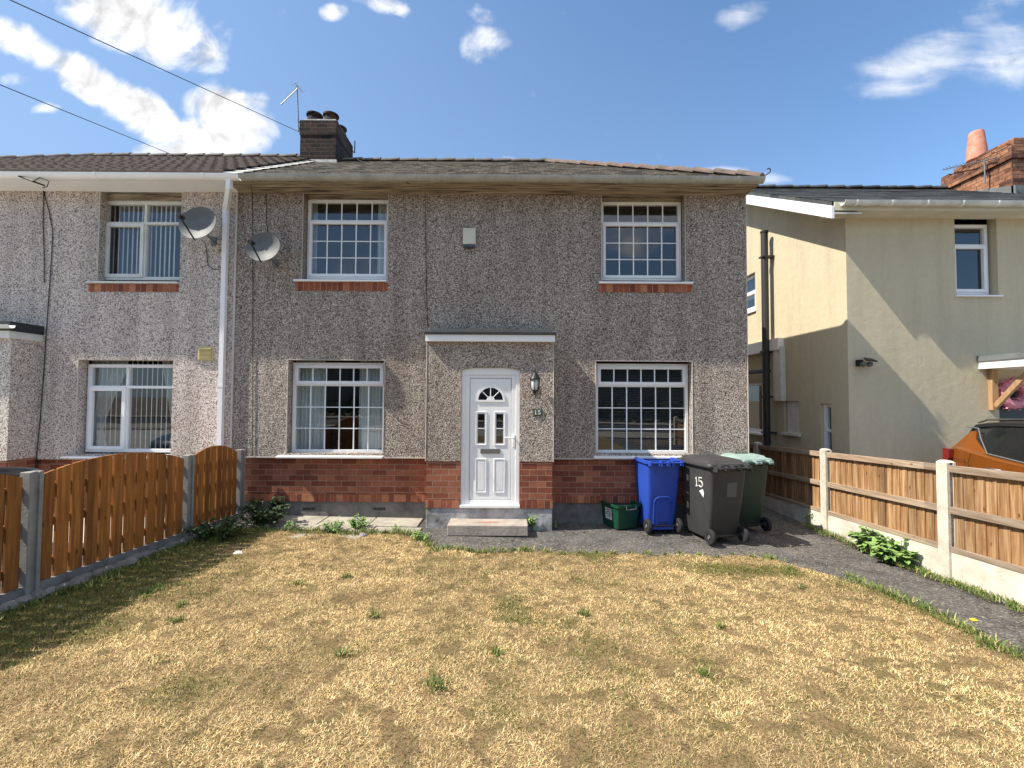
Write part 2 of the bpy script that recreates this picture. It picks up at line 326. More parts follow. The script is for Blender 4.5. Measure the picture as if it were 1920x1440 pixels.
t_.links.new(ramp(t_, noise(t_, mp_.outputs[0], 1.2, 8, .7), [(.38, (.08, .065, .05)), (.50, (.30, .24, .165)), (.66, (.52, .45, .34))]), b_.inputs['Base Color']); b_.inputs['Roughness'].default_value = .85; M['cream'] = m_
M['gutg'] = mat('aged grey gutter', (.36, .36, .32), .5, var=.2, vscale=5)
M['bars'] = mat('white glazing bar', (.86, .88, .88), .4)
M['dark'] = mat('dark felt', (.035, .037, .04), .85, bump=.5, bscale=30, var=.3)
M['black'] = mat('black plastic', (.012, .012, .013), .45)
M['rubber'] = mat('rubber', (.02, .02, .021), .8)
M['conc'] = mat('concrete post', (.27, .26, .235), .9, bump=.3, bscale=50, var=.2, vscale=6)
M['conclite'] = mat('pale new concrete', (.62, .575, .48), .9, bump=.4, bscale=60, var=.30, vscale=3.5)
M['concold'] = mat('old grey concrete', (.20, .19, .18), .9, bump=.6, bscale=25, var=.35, vscale=6)
M['wood_l'] = woodmat('orange stained timber', (.15, .05, .012), (.34, .128, .026), (.50, .215, .055))
M['wood_r'] = woodmat('golden brown feather edge', (.15, .075, .035), (.34, .19, .085), (.58, .42, .25), board=.135)
M['rail_r'] = woodmat('weathered rail', (.22, .15, .10), (.36, .27, .19), (.52, .43, .33), axis='Y', board=3, baxis='Y')
M['pine'] = woodmat('new pine', (.42, .24, .11), (.55, .34, .17), (.65, .43, .24), board=2)
M['glass'] = glassmat('window glass')
M['glassd'] = glassmat('dark tinted glass', (.10, .10, .11), 2.0)
M['net'] = fabric('net curtain', (.9, .93, .92), .3)
M['blind'] = fabric('vertical blind', (.95, .95, .92), .3)
M['venet'] = mat('dark venetian slat', (.10, .10, .10), .5)
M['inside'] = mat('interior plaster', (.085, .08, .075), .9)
m_, t_, b_, oc_ = newmat('asphalt'); v_ = N(t_, 'ShaderNodeTexVoronoi'); v_.inputs['Scale'].default_value = 75; t_.links.new(oc_, v_.inputs['Vector']); s_ = N(t_, 'ShaderNodeSeparateColor'); t_.links.new(v_.outputs['Color'], s_.inputs[0])
c_ = ramp(t_, s_.outputs[0], [(0, (.07, .066, .062)), (.25, (.10, .094, .088)), (.7, (.15, .14, .13)), (.94, (.27, .25, .225))], 'CONSTANT')
c_ = mixc(t_, 1, c_, ramp(t_, noise(t_, oc_, 2.2, 8, .7), [(.32, (.62, .60, .58)), (.5, (.95, .95, .95)), (.68, (1.25, 1.2, 1.12))]), 'MULTIPLY')
vc_ = N(t_, 'ShaderNodeTexVoronoi', feature='DISTANCE_TO_EDGE'); vc_.inputs['Scale'].default_value = .9; wv_ = N(t_, 'ShaderNodeVectorMath', operation='ADD'); nn_ = N(t_, 'ShaderNodeTexNoise'); nn_.inputs['Scale'].default_value = 3; nn_.inputs['Detail'].default_value = 5; t_.links.new(oc_, nn_.inputs['Vector']); t_.links.new(oc_, wv_.inputs[0]); t_.links.new(nn_.outputs['Color'], wv_.inputs[1]); t_.links.new(wv_.outputs[0], vc_.inputs['Vector'])
c_ = mixc(t_, 1, c_, ramp(t_, vc_.outputs['Distance'], [(.004, (.35, .33, .3)), (.012, (1, 1, 1))]), 'MULTIPLY')
t_.links.new(c_, b_.inputs['Base Color']); b_.inputs['Roughness'].default_value = .95; bp_ = N(t_, 'ShaderNodeBump'); bp_.inputs['Strength'].default_value = .8; bp_.inputs['Distance'].default_value = .006; t_.links.new(v_.outputs['Distance'], bp_.inputs['Height']); t_.links.new(bp_.outputs[0], b_.inputs['Normal']); M['asph'] = m_
M['slab'] = mat('paving slab', (.36, .33, .27), .9, bump=.4, bscale=30, var=.3, vscale=5)
m_, t_, b_, oc_ = newmat('cream render'); mp_ = N(t_, 'ShaderNodeMapping'); t_.links.new(oc_, mp_.inputs[0]); mp_.inputs[3].default_value = (3, 3, .35)
c_ = ramp(t_, noise(t_, mp_.outputs[0], 1.4, 8, .65), [(.28, (.50, .44, .31)), (.5, (.57, .50, .35)), (.75, (.59, .52, .37))])
c_ = mixc(t_, 1, c_, ramp(t_, noise(t_, oc_, 9, 8, .75), [(.3, (.90, .90, .88)), (.6, (1, 1, 1))]), 'MULTIPLY')
t_.links.new(c_, b_.inputs['Base Color']); b_.inputs['Roughness'].default_value = .92; bp_ = N(t_, 'ShaderNodeBump'); bp_.inputs['Strength'].default_value = .6; bp_.inputs['Distance'].default_value = .006
t_.links.new(mth(t_, 'ADD', noise(t_, oc_, 45, 8, .7), mth(t_, 'MULTIPLY', noise(t_, oc_, 9, 5, .6), 1.5)), bp_.inputs['Height']); t_.links.new(bp_.outputs[0], b_.inputs['Normal']); M['rustic'] = m_
M['alu'] = mat('galvanised metal', (.24, .245, .25), .4, metal=.8)
M['dish'] = mat('grey dish', (.12, .125, .125), .6, var=.15, vscale=9)
M['dishb'] = mat('white dish', (.42, .42, .42), .55, var=.1)
M['lead'] = mat('lead flashing', (.15, .16, .16), .6, var=.25)
M['mortar'] = mat('white mortar', (.58, .56, .51), .9, bump=.7, bscale=25, var=.25, vscale=8)
M['terra'] = mat('terracotta', (.50, .19, .11), .85, col2=(.58, .33, .25), vscale=8, bump=.3)
M['ridge'] = mat('orange brown ridge tile', (.20, .14, .11), .9, col2=(.09, .08, .07), vscale=6, bump=.4)
M['ridged'] = mat('grey ridge tile', (.15, .135, .12), .9, var=.4, vscale=6, bump=.4)
M['tile1'] = mat('weathered plain tile', (.22, .185, .145), .92, col2=(.12, .10, .085), vscale=9, bump=.6, bscale=25)
M['tile2'] = mat('brown interlocking tile', (.095, .065, .052), .9, col2=(.05, .036, .03), vscale=12, bump=.5)
M['slate'] = mat('dark slate', (.055, .06, .065), .7, col2=(.035, .037, .04), vscale=5, bump=.3, bscale=12)
M['cable'] = mat('cable', (.015, .015, .015), .6)
M['blue'] = mat('blue bin plastic', (.025, .075, .42), .42, bump=.08, bscale=120, var=.08)
M['greyb'] = mat('charcoal bin plastic', (.048, .048, .048), .5, bump=.1, bscale=120, var=.15, vscale=4)
M['greenb'] = mat('dark green bin plastic', (.03, .055, .038), .5, bump=.1, bscale=120, var=.15)
M['mint'] = mat('faded mint lid', (.27, .37, .33), .55, var=.12, vscale=8)
M['boxg'] = mat('green box plastic', (.008, .06, .03), .45, var=.15, vscale=6)
M['white'] = mat('white paint mark', (.75, .75, .70), .7)
M['sticker'] = mat('faded sticker', (.12, .12, .115), .6)
M['orange'] = mat('orange car paint', (.25, .075, .010), .32, metal=.35, coat=1)
M['navy'] = mat('dark car paint', (.02, .024, .035), .3, metal=.3, coat=1)
M['redlamp'] = mat('red lamp', (.18, .01, .01), .15, coat=1)
M['chrome'] = mat('bright trim', (.6, .6, .6), .2, metal=1)
M['pale'] = mat('alarm box cream', (.62, .60, .48), .5, var=.06)
M['vent'] = mat('yellow vent', (.55, .47, .24), .6, var=.1)
M['plaq'] = mat('slate plaque', (.06, .09, .08), .5, var=.2)
M['stone'] = mat('stone', (.30, .29, .28), .9, bump=.8, bscale=15, var=.3, vscale=12)
M['stonew'] = mat('white stone', (.68, .66, .62), .9, bump=.8, bscale=15, var=.15, vscale=12)
M['leaf'] = mat('weed leaf', (.20, .32, .09), .6, var=.4, vscale=18)
M['leafd'] = mat('dark shrub leaf', (.035, .065, .02), .6, var=.4, vscale=14)
M['stem'] = mat('dry stem', (.30, .24, .13), .8, var=.2)
M['pink'] = mat('pink petals', (.65, .16, .25), .8, col2=(.8, .45, .5), vscale=25)
M['door2'] = mat('navy door', (.025, .04, .06), .35)
M['stepm'] = mat('worn concrete step', (.42, .36, .30), .9, bump=.5, bscale=30, col2=(.28, .24, .21), vscale=6)
M['road'] = mat('road asphalt', (.06, .06, .06), .9, bump=.4, bscale=60, var=.2)
M['drive'] = mat('concrete drive', (.48, .46, .42), .9, bump=.3, bscale=40, var=.12, vscale=1.5)
M['soil'] = mat('dry soil', (.17, .13, .085), .95, bump=.6, bscale=30, var=.35, vscale=5)
# ------------------------------------------------------------------ ground, paths, road
def sheet(name, x0, x1, y0, y1, nx, ny, dz, m, fn=None, kind='structure', zf=g):
    xs = np.linspace(x0, x1, nx + 1); ys = np.linspace(y0, y1, ny + 1); vs = []; fs = []
    for y in ys:
        for x in xs:
            X, Yv = (x, y) if fn is None else fn(x, y)
            vs.append((X, Yv, zf(X, Yv) + dz))
    for j in range(ny):
        for i in range(nx): a = j * (nx + 1) + i; fs.append((a, a + 1, a + nx + 2, a + nx + 1))
    mb = MB(); mb.add(vs, fs); o = mb.build(name, m, org=(0, 0, 0)); tag(o, kind=kind); return o
gb = MB(); XS = [-900, -200, -60, -20, -9, 0, 9, 20, 60, 200, 900]; YS = [-900, -200, -60, -20, -6, -2, 2, 5.5, 9, 20, 60, 200, 900]
gb.add([(x, y, g(x, y) - .06) for y in YS for x in XS], [(j * 11 + i, j * 11 + i + 1, j * 11 + i + 12, j * 11 + i + 11) for j in range(12) for i in range(10)])
tag(gb.build('ground', M['soil'], org=(0, 0, 0)), kind='structure')
# lawn edge shape
XF = -3.93; XR = 4.52
def far_edge(x):
    if x < -1.25: e = 5.98
    elif x < -.9: e = 5.98 - (x + 1.25) / .35 * .63
    elif x < 2.7: e = 5.36
    else: e = 5.36 - min(1, (x - 2.7) / .85) ** 2 * 1.1
    return e + .03 * math.sin(x * 7) + .02 * math.sin(x * 17 + 1)
def right_edge(y): return 3.52 + .03 * math.sin(y * 5) + .015 * math.sin(y * 13) + (.07 * (5 - y) / 5)
def vnoise(x, y, sc, seed=0):
    r = np.random.default_rng(seed); tb = r.random((256, 256)); x = np.asarray(x) * sc + 500; y = np.asarray(y) * sc + 500
    xi = np.floor(x).astype(int); yi = np.floor(y).astype(int); fx = x - xi; fy = y - yi; fx = fx * fx * (3 - 2 * fx); fy = fy * fy * (3 - 2 * fy)
    a = tb[xi % 256, yi % 256]; b = tb[(xi + 1) % 256, yi % 256]; c = tb[xi % 256, (yi + 1) % 256]; d = tb[(xi + 1) % 256, (yi + 1) % 256]
    return (a * (1 - fx) + b * fx) * (1 - fy) + (c * (1 - fx) + d * fx) * fy
def bump(x, y): return .012 * (vnoise(x, y, 2.2, 3) - .5) * 2 + .01 * (vnoise(x, y, 7, 4) - .5) * 2
def lawn_map(x, y):
    # x in [XF, 3.6], y normalised 0..1 towards the far edge
    t = y; X = x if x < 3.4 else x
    yf = far_edge(min(X, 3.55)); Y = -4 + (yf + 4) * t
    xr = right_edge(Y); X = XF + (x - XF) / (3.55 - XF) * (xr - XF)
    return X, Y
ml, t_, b_, oc_ = newmat('dry lawn soil')
c_ = ramp(t_, noise(t_, oc_, 60, 8, .75), [(.3, (.13, .085, .04)), (.5, (.28, .195, .10)), (.7, (.42, .31, .165))])
c_ = mixc(t_, ramp(t_, noise(t_, oc_, 2.0, 6, .65), [(.5, (0, 0, 0)), (.7, (.7, .7, .7))]), c_, (.12, .12, .035))
t_.links.new(c_, b_.inputs['Base Color']); b_.inputs['Roughness'].default_value = 1; b_.inputs['Specular IOR Level'].default_value = .05
bp_ = N(t_, 'ShaderNodeBump'); bp_.inputs['Strength'].default_value = 1; bp_.inputs['Distance'].default_value = .02
t_.links.new(noise(t_, oc_, 70, 8, .7), bp_.inputs['Height']); t_.links.new(bp_.outputs[0], b_.inputs['Normal'])
sheet('lawn', XF, 3.55, 0, 1, 90, 110, 0.012, ml, lawn_map, zf=lambda x, y: g(x, y) + float(bump(x, y)))
# asphalt strip in front of the house and the path at its side, one sheet
sheet('path', -1.3, XR, 4.0, 6.8, 30, 20, -.02, M['asph'])
o = sheet('path', 3.3, XR, -4.0, 4.0, 6, 40, -.02, M['asph']); o = sheet('path', 3.3, XR + .05, 6.8, 16, 4, 20, -.02, M['asph'])
pv = MB()
for (xa, xb, ya, yb) in [(-3.9, -3.36, 5.7, 6.85), (-3.35, -2.7, 6.33, 6.85), (-3.35, -2.62, 5.72, 6.32), (-2.69, -1.99, 6.33, 6.85), (-2.61, -1.86, 5.72, 6.32), (-1.98, -1.30, 6.33, 6.85), (-1.85, -1.22, 5.72, 6.32)]:
    q = [(xa, ya), (xb - .012, ya), (xb - .012, yb - .012), (xa, yb - .012)]; h = random.uniform(-.006, .006)
    pv.add([(x, y, g(x, y) - .03) for x, y in q] + [(x, y, g(x, y) + .004 + h) for x, y in q], [(0, 1, 5, 4), (1, 2, 6, 5), (2, 3, 7, 6), (3, 0, 4, 7), (4, 5, 6, 7)])
tag(pv.build('pavement', M['slab'], org=(0, 0, 0)), kind='structure')
sheet('driveway', XR + .12, 14, 0, 7.5, 10, 8, -.03, M['drive']); sheet('driveway', -16, XF - .1, -4, 6.9, 10, 10, -.03, M['drive'])
sheet('pavement', -60, 60, -6.2, -4.05, 40, 2, 0, M['slab']); sheet('road', -80, 80, -13, -6.2, 40, 2, -.05, M['road']); sheet('pavement', -60, 60, -15, -13, 40, 2, 0, M['slab'])

# ------------------------------------------------------------------ building helpers
def bxm(mb, mp, u0, u1, v0, v1, d0, d1):
    if u0 > u1: u0, u1 = u1, u0
    c = [mp(u, v, d) for d in (d0, d1) for v in (v0, v1) for u in (u0, u1)]
    return mb.add(c, [(0, 1, 3, 2), (4, 6, 7, 5), (0, 4, 5, 1), (1, 5, 7, 3), (3, 7, 6, 2), (2, 6, 4, 0)])
def wallmesh(mb, mp, u0, u1, v0, v1, ops, rev=.15):
    us = sorted({u0, u1, *[o[0] for o in ops], *[o[1] for o in ops]}); vs = sorted({v0, v1, *[o[2] for o in ops], *[o[3] for o in ops]})
    us = [u for u in us if u0 <= u <= u1]; vs = [v for v in vs if v0 <= v <= v1]
    for i in range(len(us) - 1):
        for j in range(len(vs) - 1):
            cu_, cv_ = (us[i] + us[i + 1]) / 2, (vs[j] + vs[j + 1]) / 2
            if any(o[0] < cu_ < o[1] and o[2] < cv_ < o[3] for o in ops): continue
            mb.quad(mp(us[i], vs[j], 0), mp(us[i + 1], vs[j], 0), mp(us[i + 1], vs[j + 1], 0), mp(us[i], vs[j + 1], 0))
    for (a, b, c, d) in ops:
        c = max(c, v0); d = min(d, v1)
        mb.quad(mp(a, c, 0), mp(a, d, 0), mp(a, d, rev), mp(a, c, rev)); mb.quad(mp(b, c, 0), mp(b, d, 0), mp(b, d, rev), mp(b, c, rev))
        mb.quad(mp(a, d, 0), mp(b, d, 0), mp(b, d, rev), mp(a, d, rev)); mb.quad(mp(a, c, 0), mp(b, c, 0), mp(b, c, rev), mp(a, c, rev))
def window(parent, mp, u0, u1, v0, v1, cells, d=.13, fw=.045, sill=None, m='upvc', sash=.04, brick=None):
    """cells: (ua, ub, va, vb, nx, ny, sash?) in fractions of the frame, v from the bottom"""
    w, h = u1 - u0, v1 - v0; fr = MB(); th = .07
    bxm(fr, mp, u0, u1, v0, v0 + fw, d, d + th); bxm(fr, mp, u0, u1, v1 - fw, v1, d, d + th)
    bxm(fr, mp, u0, u0 + fw, v0 + fw, v1 - fw, d, d + th); bxm(fr, mp, u1 - fw, u1, v0 + fw, v1 - fw, d, d + th)
    iu0, iu1, iv0, iv1 = u0 + fw, u1 - fw, v0 + fw, v1 - fw; tb = fw * .8
    edges_u = sorted({c[0] for c in cells} | {c[1] for c in cells}); edges_v = sorted({c[2] for c in cells} | {c[3] for c in cells})
    U = lambda f: iu0 + (iu1 - iu0) * f
    V = lambda f: iv0 + (iv1 - iv0) * f
    for e in edges_v[1:-1]: bxm(fr, mp, iu0, iu1, V(e) - tb / 2, V(e) + tb / 2, d + .002, d + th - .002)
    for e in edges_u[1:-1]:
        for (va, vb) in sorted({(c[2], c[3]) for c in cells if e in (c[0], c[1])}):
            a = V(va) + (tb / 2 if va > 0 else 0); b = V(vb) - (tb / 2 if vb < 1 else 0); bxm(fr, mp, U(e) - tb / 2, U(e) + tb / 2, a, b, d + .001, d + th - .003)
    wo = fr.build('window', M[m], parent, bevel=.004)
    bars = MB()
    for (ua, ub, va, vb, nx, ny, sa) in cells:
        a = U(ua) + (tb / 2 if ua > 0 else 0); b = U(ub) - (tb / 2 if ub < 1 else 0); c = V(va) + (tb / 2 if va > 0 else 0); e = V(vb) - (tb / 2 if vb < 1 else 0)
        if sa:
            sm = MB(); q = sash; dd = d - .018
            bxm(sm, mp, a - .012, b + .012, c - .012, c + q, dd, d + .03); bxm(sm, mp, a - .012, b + .012, e - q, e + .012, dd, d + .03)
            bxm(sm, mp, a - .012, a + q, c + q, e - q, dd, d + .03); bxm(sm, mp, b - q, b + .012, c + q, e - q, dd, d + .03)
            sm.build('sash', M[m], wo, bevel=.004); a += q; b -= q; c += q; e -= q
        pn = MB(); bxm(pn, mp, a, b, c, e, d + .033, d + .034)
        pn = MB(); pn.quad(mp(a, c, d + .033), mp(b, c, d + .033), mp(b, e, d + .033), mp(a, e, d + .033))
        pn.build('pane', M['glass'], wo)
        bw = .0085
        for k in range(1, nx): x = a + (b - a) * k / nx; bxm(bars, mp, x - bw, x + bw, c, e, d + .022, d + .0325)
        for k in range(1, ny): z = c + (e - c) * k / ny; bxm(bars, mp, a, b, z - bw * .8, z + bw * .8, d + .0235, d + .0322)
    if bars.v: bars.build('glazing_bars', M['bars'], wo)
    if sill:
        sb = MB(); s0, s1, sz, shh, sp_ = sill
        pr = [(-sp_, sz), (-sp_, sz + shh * .8), (d + .0, sz + shh * 1.25), (d + .0, sz)]
        a_, b_2 = [mp(s0, z, dd) for dd, z in pr], [mp(s1, z, dd) for dd, z in pr]
        sb.add(a_ + b_2, [(0, 1, 2, 3), (7, 6, 5, 4), (0, 4, 5, 1), (1, 5, 6, 2), (2, 6, 7, 3), (3, 7, 4, 0)])
        sb.build('window_sill', M[m], wo, bevel=.004)
    if brick:
        k = MB(); bxm(k, mp, *brick, -.012, .05); k.build('brick_sill', M['soldier'], wo)
    return wo
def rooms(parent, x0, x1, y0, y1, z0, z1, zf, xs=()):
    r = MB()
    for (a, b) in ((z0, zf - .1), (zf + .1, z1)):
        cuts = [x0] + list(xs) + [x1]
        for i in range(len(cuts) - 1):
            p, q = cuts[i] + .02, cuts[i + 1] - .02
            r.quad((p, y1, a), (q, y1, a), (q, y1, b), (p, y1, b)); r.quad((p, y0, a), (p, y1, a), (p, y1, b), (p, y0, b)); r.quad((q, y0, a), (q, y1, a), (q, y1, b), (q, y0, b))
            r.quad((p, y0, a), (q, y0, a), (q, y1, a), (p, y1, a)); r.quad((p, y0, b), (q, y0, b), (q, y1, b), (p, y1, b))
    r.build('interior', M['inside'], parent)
WY = 6.69; PY = 6.34
def wx(px, py=600, Y=WY): return P(px, py, Y).x
def wz(py, px=960, Y=WY): return P(px, py, Y).z
XP = wx(441); XE = wx(1401)           # party line and right corner
ZB = wz(859); ZPL = wz(944); ZS = wz(361); GZ = g(0, 6.7) - .1
EY = WY - .33; RYg = 9.5; ZR = P(800, 304, RYg).z; ZG = P(900, 332, EY - .05).z
front = lambda u, v, d: (u, WY + d, v)

# ---- roofs as courses of tiles
def roof_slope(mb, xl, xr, y0, z0, y1, z1, n, lift, tile=None, amp=0, sub=6, back=False):
    """xl(t), xr(t): left and right limits at height t"""
    for i in range(n):
        t0, t1 = i / n, (i + 1) / n; ya, za = y0 + (y1 - y0) * t0, z0 + (z1 - z0) * t0; yb, zb = y0 + (y1 - y0) * t1, z0 + (z1 - z0) * t1
        xa0, xa1, xb0, xb1 = xl(t0), xr(t0), xl(t1), xr(t1)
        if not tile:
            k = max(2, int((xa1 - xa0) / .6)); fr_ = [j / k for j in range(k + 1)]; jit = [random.uniform(-.004, .004) for _ in fr_]
        else:
            k = int((xa1 - xa0) / tile) * sub; fr_ = [j / k for j in range(k + 1)]; jit = [amp * (1 if (j % sub) in (0, 1) else 0) for j in range(k + 1)]
        vs = []
        for f, jt in zip(fr_, jit):
            x_a = xa0 + (xa1 - xa0) * f; x_b = xb0 + (xb1 - xb0) * f
            vs += [(x_a, ya, za + lift * .2 - .004), (x_a, ya, za + lift + jt), (x_b, yb, zb + lift * .15 + jt)]
        fs = []
        for j in range(k): fs += [(3 * j, 3 * j + 3, 3 * j + 4, 3 * j + 1), (3 * j + 1, 3 * j + 4, 3 * j + 5, 3 * j + 2)]
        mb.add(vs, fs)
def slatemat(name, base, w, h, dark):
    m, t, b, oc = newmat(name); sp = N(t, 'ShaderNodeSeparateXYZ'); t.links.new(oc, sp.inputs[0]); cb = N(t, 'ShaderNodeCombineXYZ')
    t.links.new(sp.outputs[0], cb.inputs[0]); t.links.new(mth(t, 'SUBTRACT', sp.outputs[1], h[1]), cb.inputs[1])
    br = N(t, 'ShaderNodeTexBrick'); t.links.new(cb.outputs[0], br.inputs['Vector']); br.inputs['Scale'].default_value = 1; br.inputs['Brick Width'].default_value = w; br.inputs['Row Height'].default_value = h[0]
    br.inputs['Mortar Size'].default_value = .005; br.inputs['Color1'].default_value = (0, 0, 0, 1); br.inputs['Color2'].default_value = (1, 1, 1, 1)
    s2 = N(t, 'ShaderNodeSeparateColor'); t.links.new(br.outputs['Color'], s2.inputs[0])
    c = ramp(t, s2.outputs[0], [(0, base[0]), (.5, base[1]), (1, base[2])]); c = mixc(t, br.outputs['Fac'], c, dark)
    c = mixc(t, 1, c, ramp(t, noise(t, oc, 20, 7, .7), [(.3, (.6, .6, .6)), (.7, (1.2, 1.2, 1.15))]), 'MULTIPLY')
    t.links.new(c, b.inputs['Base Color']); b.inputs['Roughness'].default_value = .9; return m
RY0 = EY + .02; NC = 22; ch = (RYg - RY0) / NC
M['tile1'] = slatemat('weathered plain tiles', [(.10, .085, .07), (.20, .17, .135), (.30, .25, .20)], .165, (ch, RY0), (.05, .045, .04))
M['slate'] = slatemat('dark slates', [(.03, .034, .04), (.06, .065, .07), (.09, .095, .10)], .28, (.25, 7.05), (.015, .015, .017))
def ridge_run(parent, p0, p1, n, m, r=.085, name='ridge_tiles', w=1.25):
    mb = MB(); p0, p1 = Vector(p0), Vector(p1); d = (p1 - p0); L = d.length; d.normalize(); sd = d.cross(Vector((0, 0, 1))).normalized(); up = sd.cross(d)
    for i in range(n):
        a = p0 + d * (L * i / n); b = p0 + d * (L * (i + 1) / n + .012); rings = []
        for q, rr, lf in ((a, r * 1.0, .012 + random.uniform(0, .008)), (b, r * 1.1, .028 + random.uniform(0, .01))):
            ring = [q + sd * (math.cos(th) * rr * w) + up * (math.sin(th) * rr + lf - .04) for th in [math.pi * k / 8 for k in range(9)]]
            rings.append(ring)
        mb.loft(rings)
    mb.build(name, m, parent); return mb
def gutter(parent, p0, p1, m, r=.058, brackets=9, name='gutter', bm=None):
    mb = MB(); prof = [(math.cos(a) * r, math.sin(a) * r) for a in [math.pi + math.pi * k / 10 for k in range(11)]] + [(r * .88 * math.cos(a), r * .88 * math.sin(a)) for a in [2 * math.pi - math.pi * k / 10 for k in range(11)]]
    p0, p1 = Vector(p0), Vector(p1); ax = (p1 - p0).normalized(); sd = Vector((0, 0, 1)).cross(ax)
    mb.extr([sd * a + Vector((0, 0, b)) for a, b in prof], p0, p1); g_ = mb.build(name, m, parent, smooth=True)
    br = MB(); r2 = r + .006
    for k in range(brackets):
        c = p0.lerp(p1, (k + .35) / brackets); w_ = .012
        pr = [sd * (math.cos(a) * r2) + Vector((0, 0, math.sin(a) * r2)) for a in [math.pi + math.pi * j / 10 for j in range(11)]] + [sd * (math.cos(a) * r * .99) + Vector((0, 0, math.sin(a) * r * .99)) for a in [2 * math.pi - math.pi * j / 10 for j in range(11)]]
        br.extr(pr, c - ax * w_, c + ax * w_)
    br.build('gutter_bracket', bm or m, g_)
    return g_

# ================================================================== main house
H = root('house', ((XP + XE) / 2, WY, g(0, 6.7)), 'two storey semi detached house in brown grey pebbledash with white porch door', 'house')
ops = [(wx(564), wx(725), wz(525, 640), wz(361)), (wx(1128), wx(1286), wz(528, 1200), wz(361)), (wx(542), wx(722), wz(850, 640), wz(675, 640)), (wx(1117), wx(1297), wz(851, 1200), wz(677, 1200))]
ops[0] = (*ops[0][:3], ZS + .05); ops[1] = (*ops[1][:3], ZS + .05)
wl = MB(); wallmesh(wl, front, XP, XE, ZB, ZS + .12, ops, .16)
side = lambda u, v, d: (XE - d, u, v)
wl.quad((XE, WY, ZB), (XE, WY + 6.3, ZB), (XE, WY + 6.3, ZS + .12), (XE, WY, ZS + .12)); wl.quad((XP, WY + 6.3, ZB), (XE, WY + 6.3, ZB), (XE, WY + 6.3, ZS + .12), (XP, WY + 6.3, ZS + .12))
wl.quad((XP, WY, ZB), (XE, WY, ZB), (XE, WY + .075, ZB), (XP, WY + .075, ZB)); wl.quad((XE, WY, ZB), (XE, WY + 6, ZB), (XE - .075, WY + 6, ZB), (XE - .075, WY, ZB))
wl.build('wall', M['peb'], H)
bd = MB(); r_ = .006
for x in (XE,): bd.tube([(x - .001, WY - .001, ZB), (x - .001, WY - .001, ZS + .1)], r_, 6)
for (a, b, c, d) in ops:
    for x in (a, b): bd.tube([(x, WY - .001, c), (x, WY - .001, d)], r_ * .9, 6)
    bd.tube([(a, WY - .001, d), (b, WY - .001, d)], r_ * .9, 6) if d < ZS else None
bd.box(XP, XE, WY - .008, WY + .01, ZB - .012, ZB + .004)
bd.build('render_bead', M['bead'], H)
bk = MB(); bk.box(XP, XE - .07, WY + .07, WY + .2, ZPL + .105, ZB - .012); bk.box(XE - .2, XE - .07, WY + .2, WY + 6, ZPL + .105, ZB - .012); bk.build('brick_band', M['brick'], H)
bk = MB(); bk.box(XP, XE - .068, WY + .062, WY + .2, ZPL, ZPL + .105); bk.box(XE - .2, XE - .068, WY + .2, WY + 6, ZPL, ZPL + .105); bk.build('soldier_course', M['soldier'], H)
pl = MB(); pl.box(XP, XE - .085, WY + .09, WY + .3, GZ, ZPL); pl.box(XE - .2, XE - .085, WY + .3, WY + 6, GZ, ZPL); pl.build('plinth', M['plinth'], H)
for px in (579, 711):
    av = MB(); c = P(px, 954, WY + .085)
    for i in range(7):
        for j in range(2): av.box(c.x - .085 + i * .026, c.x - .07 + i * .026, WY + .083, WY + .092, c.z - .018 + j * .02, c.z - .004 + j * .02)
    av.build('air_brick', M['black'], H)
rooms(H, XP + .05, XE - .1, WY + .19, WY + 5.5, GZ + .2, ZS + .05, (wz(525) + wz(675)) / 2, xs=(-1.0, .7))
# windows
c5 = [(0, 1, .745, 1, 5, 1, 0), (0, 1, 0, .745, 5, 3, 1)]
c6 = [(0, 1, .77, 1, 6, 1, 1), (0, 1, 0, .77, 6, 3, 0)]
wb = lambda py, px: P(px, py, WY + .13).z
def bricks(a, b, y0, y1): return (wx(a), wx(b), wz(y1, (a + b) / 2), wz(y0, (a + b) / 2))
W1 = window(H, front, ops[0][0] + .012, ops[0][1] - .012, wb(523, 640), wb(374, 640), c5, sill=(wx(551), wx(725), wz(529, 640), .035, .055), brick=bricks(553, 726, 530, 545), sash=.03)
W2 = window(H, front, ops[1][0] + .012, ops[1][1] - .012, wb(526, 1200), wb(378, 1200), c5, sill=(wx(1122), wx(1298), wz(533, 1200), .035, .055), brick=bricks(1123, 1296, 534, 548), sash=.03)
W3 = window(H, front, ops[2][0] + .012, ops[2][1] - .012, wb(849, 640), wb(680, 640), c6, sill=(wx(527), wx(723), wz(858.5, 640), .035, .075))
W4 = window(H, front, ops[3][0] + .012, ops[3][1] - .012, wb(850, 1200), wb(682, 1200), c6, sill=(wx(1112), wx(1310), wz(859, 1200), .035, .075))
for w_, l in ((W1, 'upper left window with five panes over fifteen'), (W2, 'upper right window with cloud reflections'), (W3, 'lower left window with net curtains'), (W4, 'lower right window with dark slatted blind')): w_['label'] = l
lt = MB()
for (a, b, c, d), t in zip(ops[:2], (374, 378)): lt.box(a + .012, b - .012, WY + .11, WY + .16, wb(t, 960) + .002, ZS + .05)
lt.build('window_head', M['cream'], H)
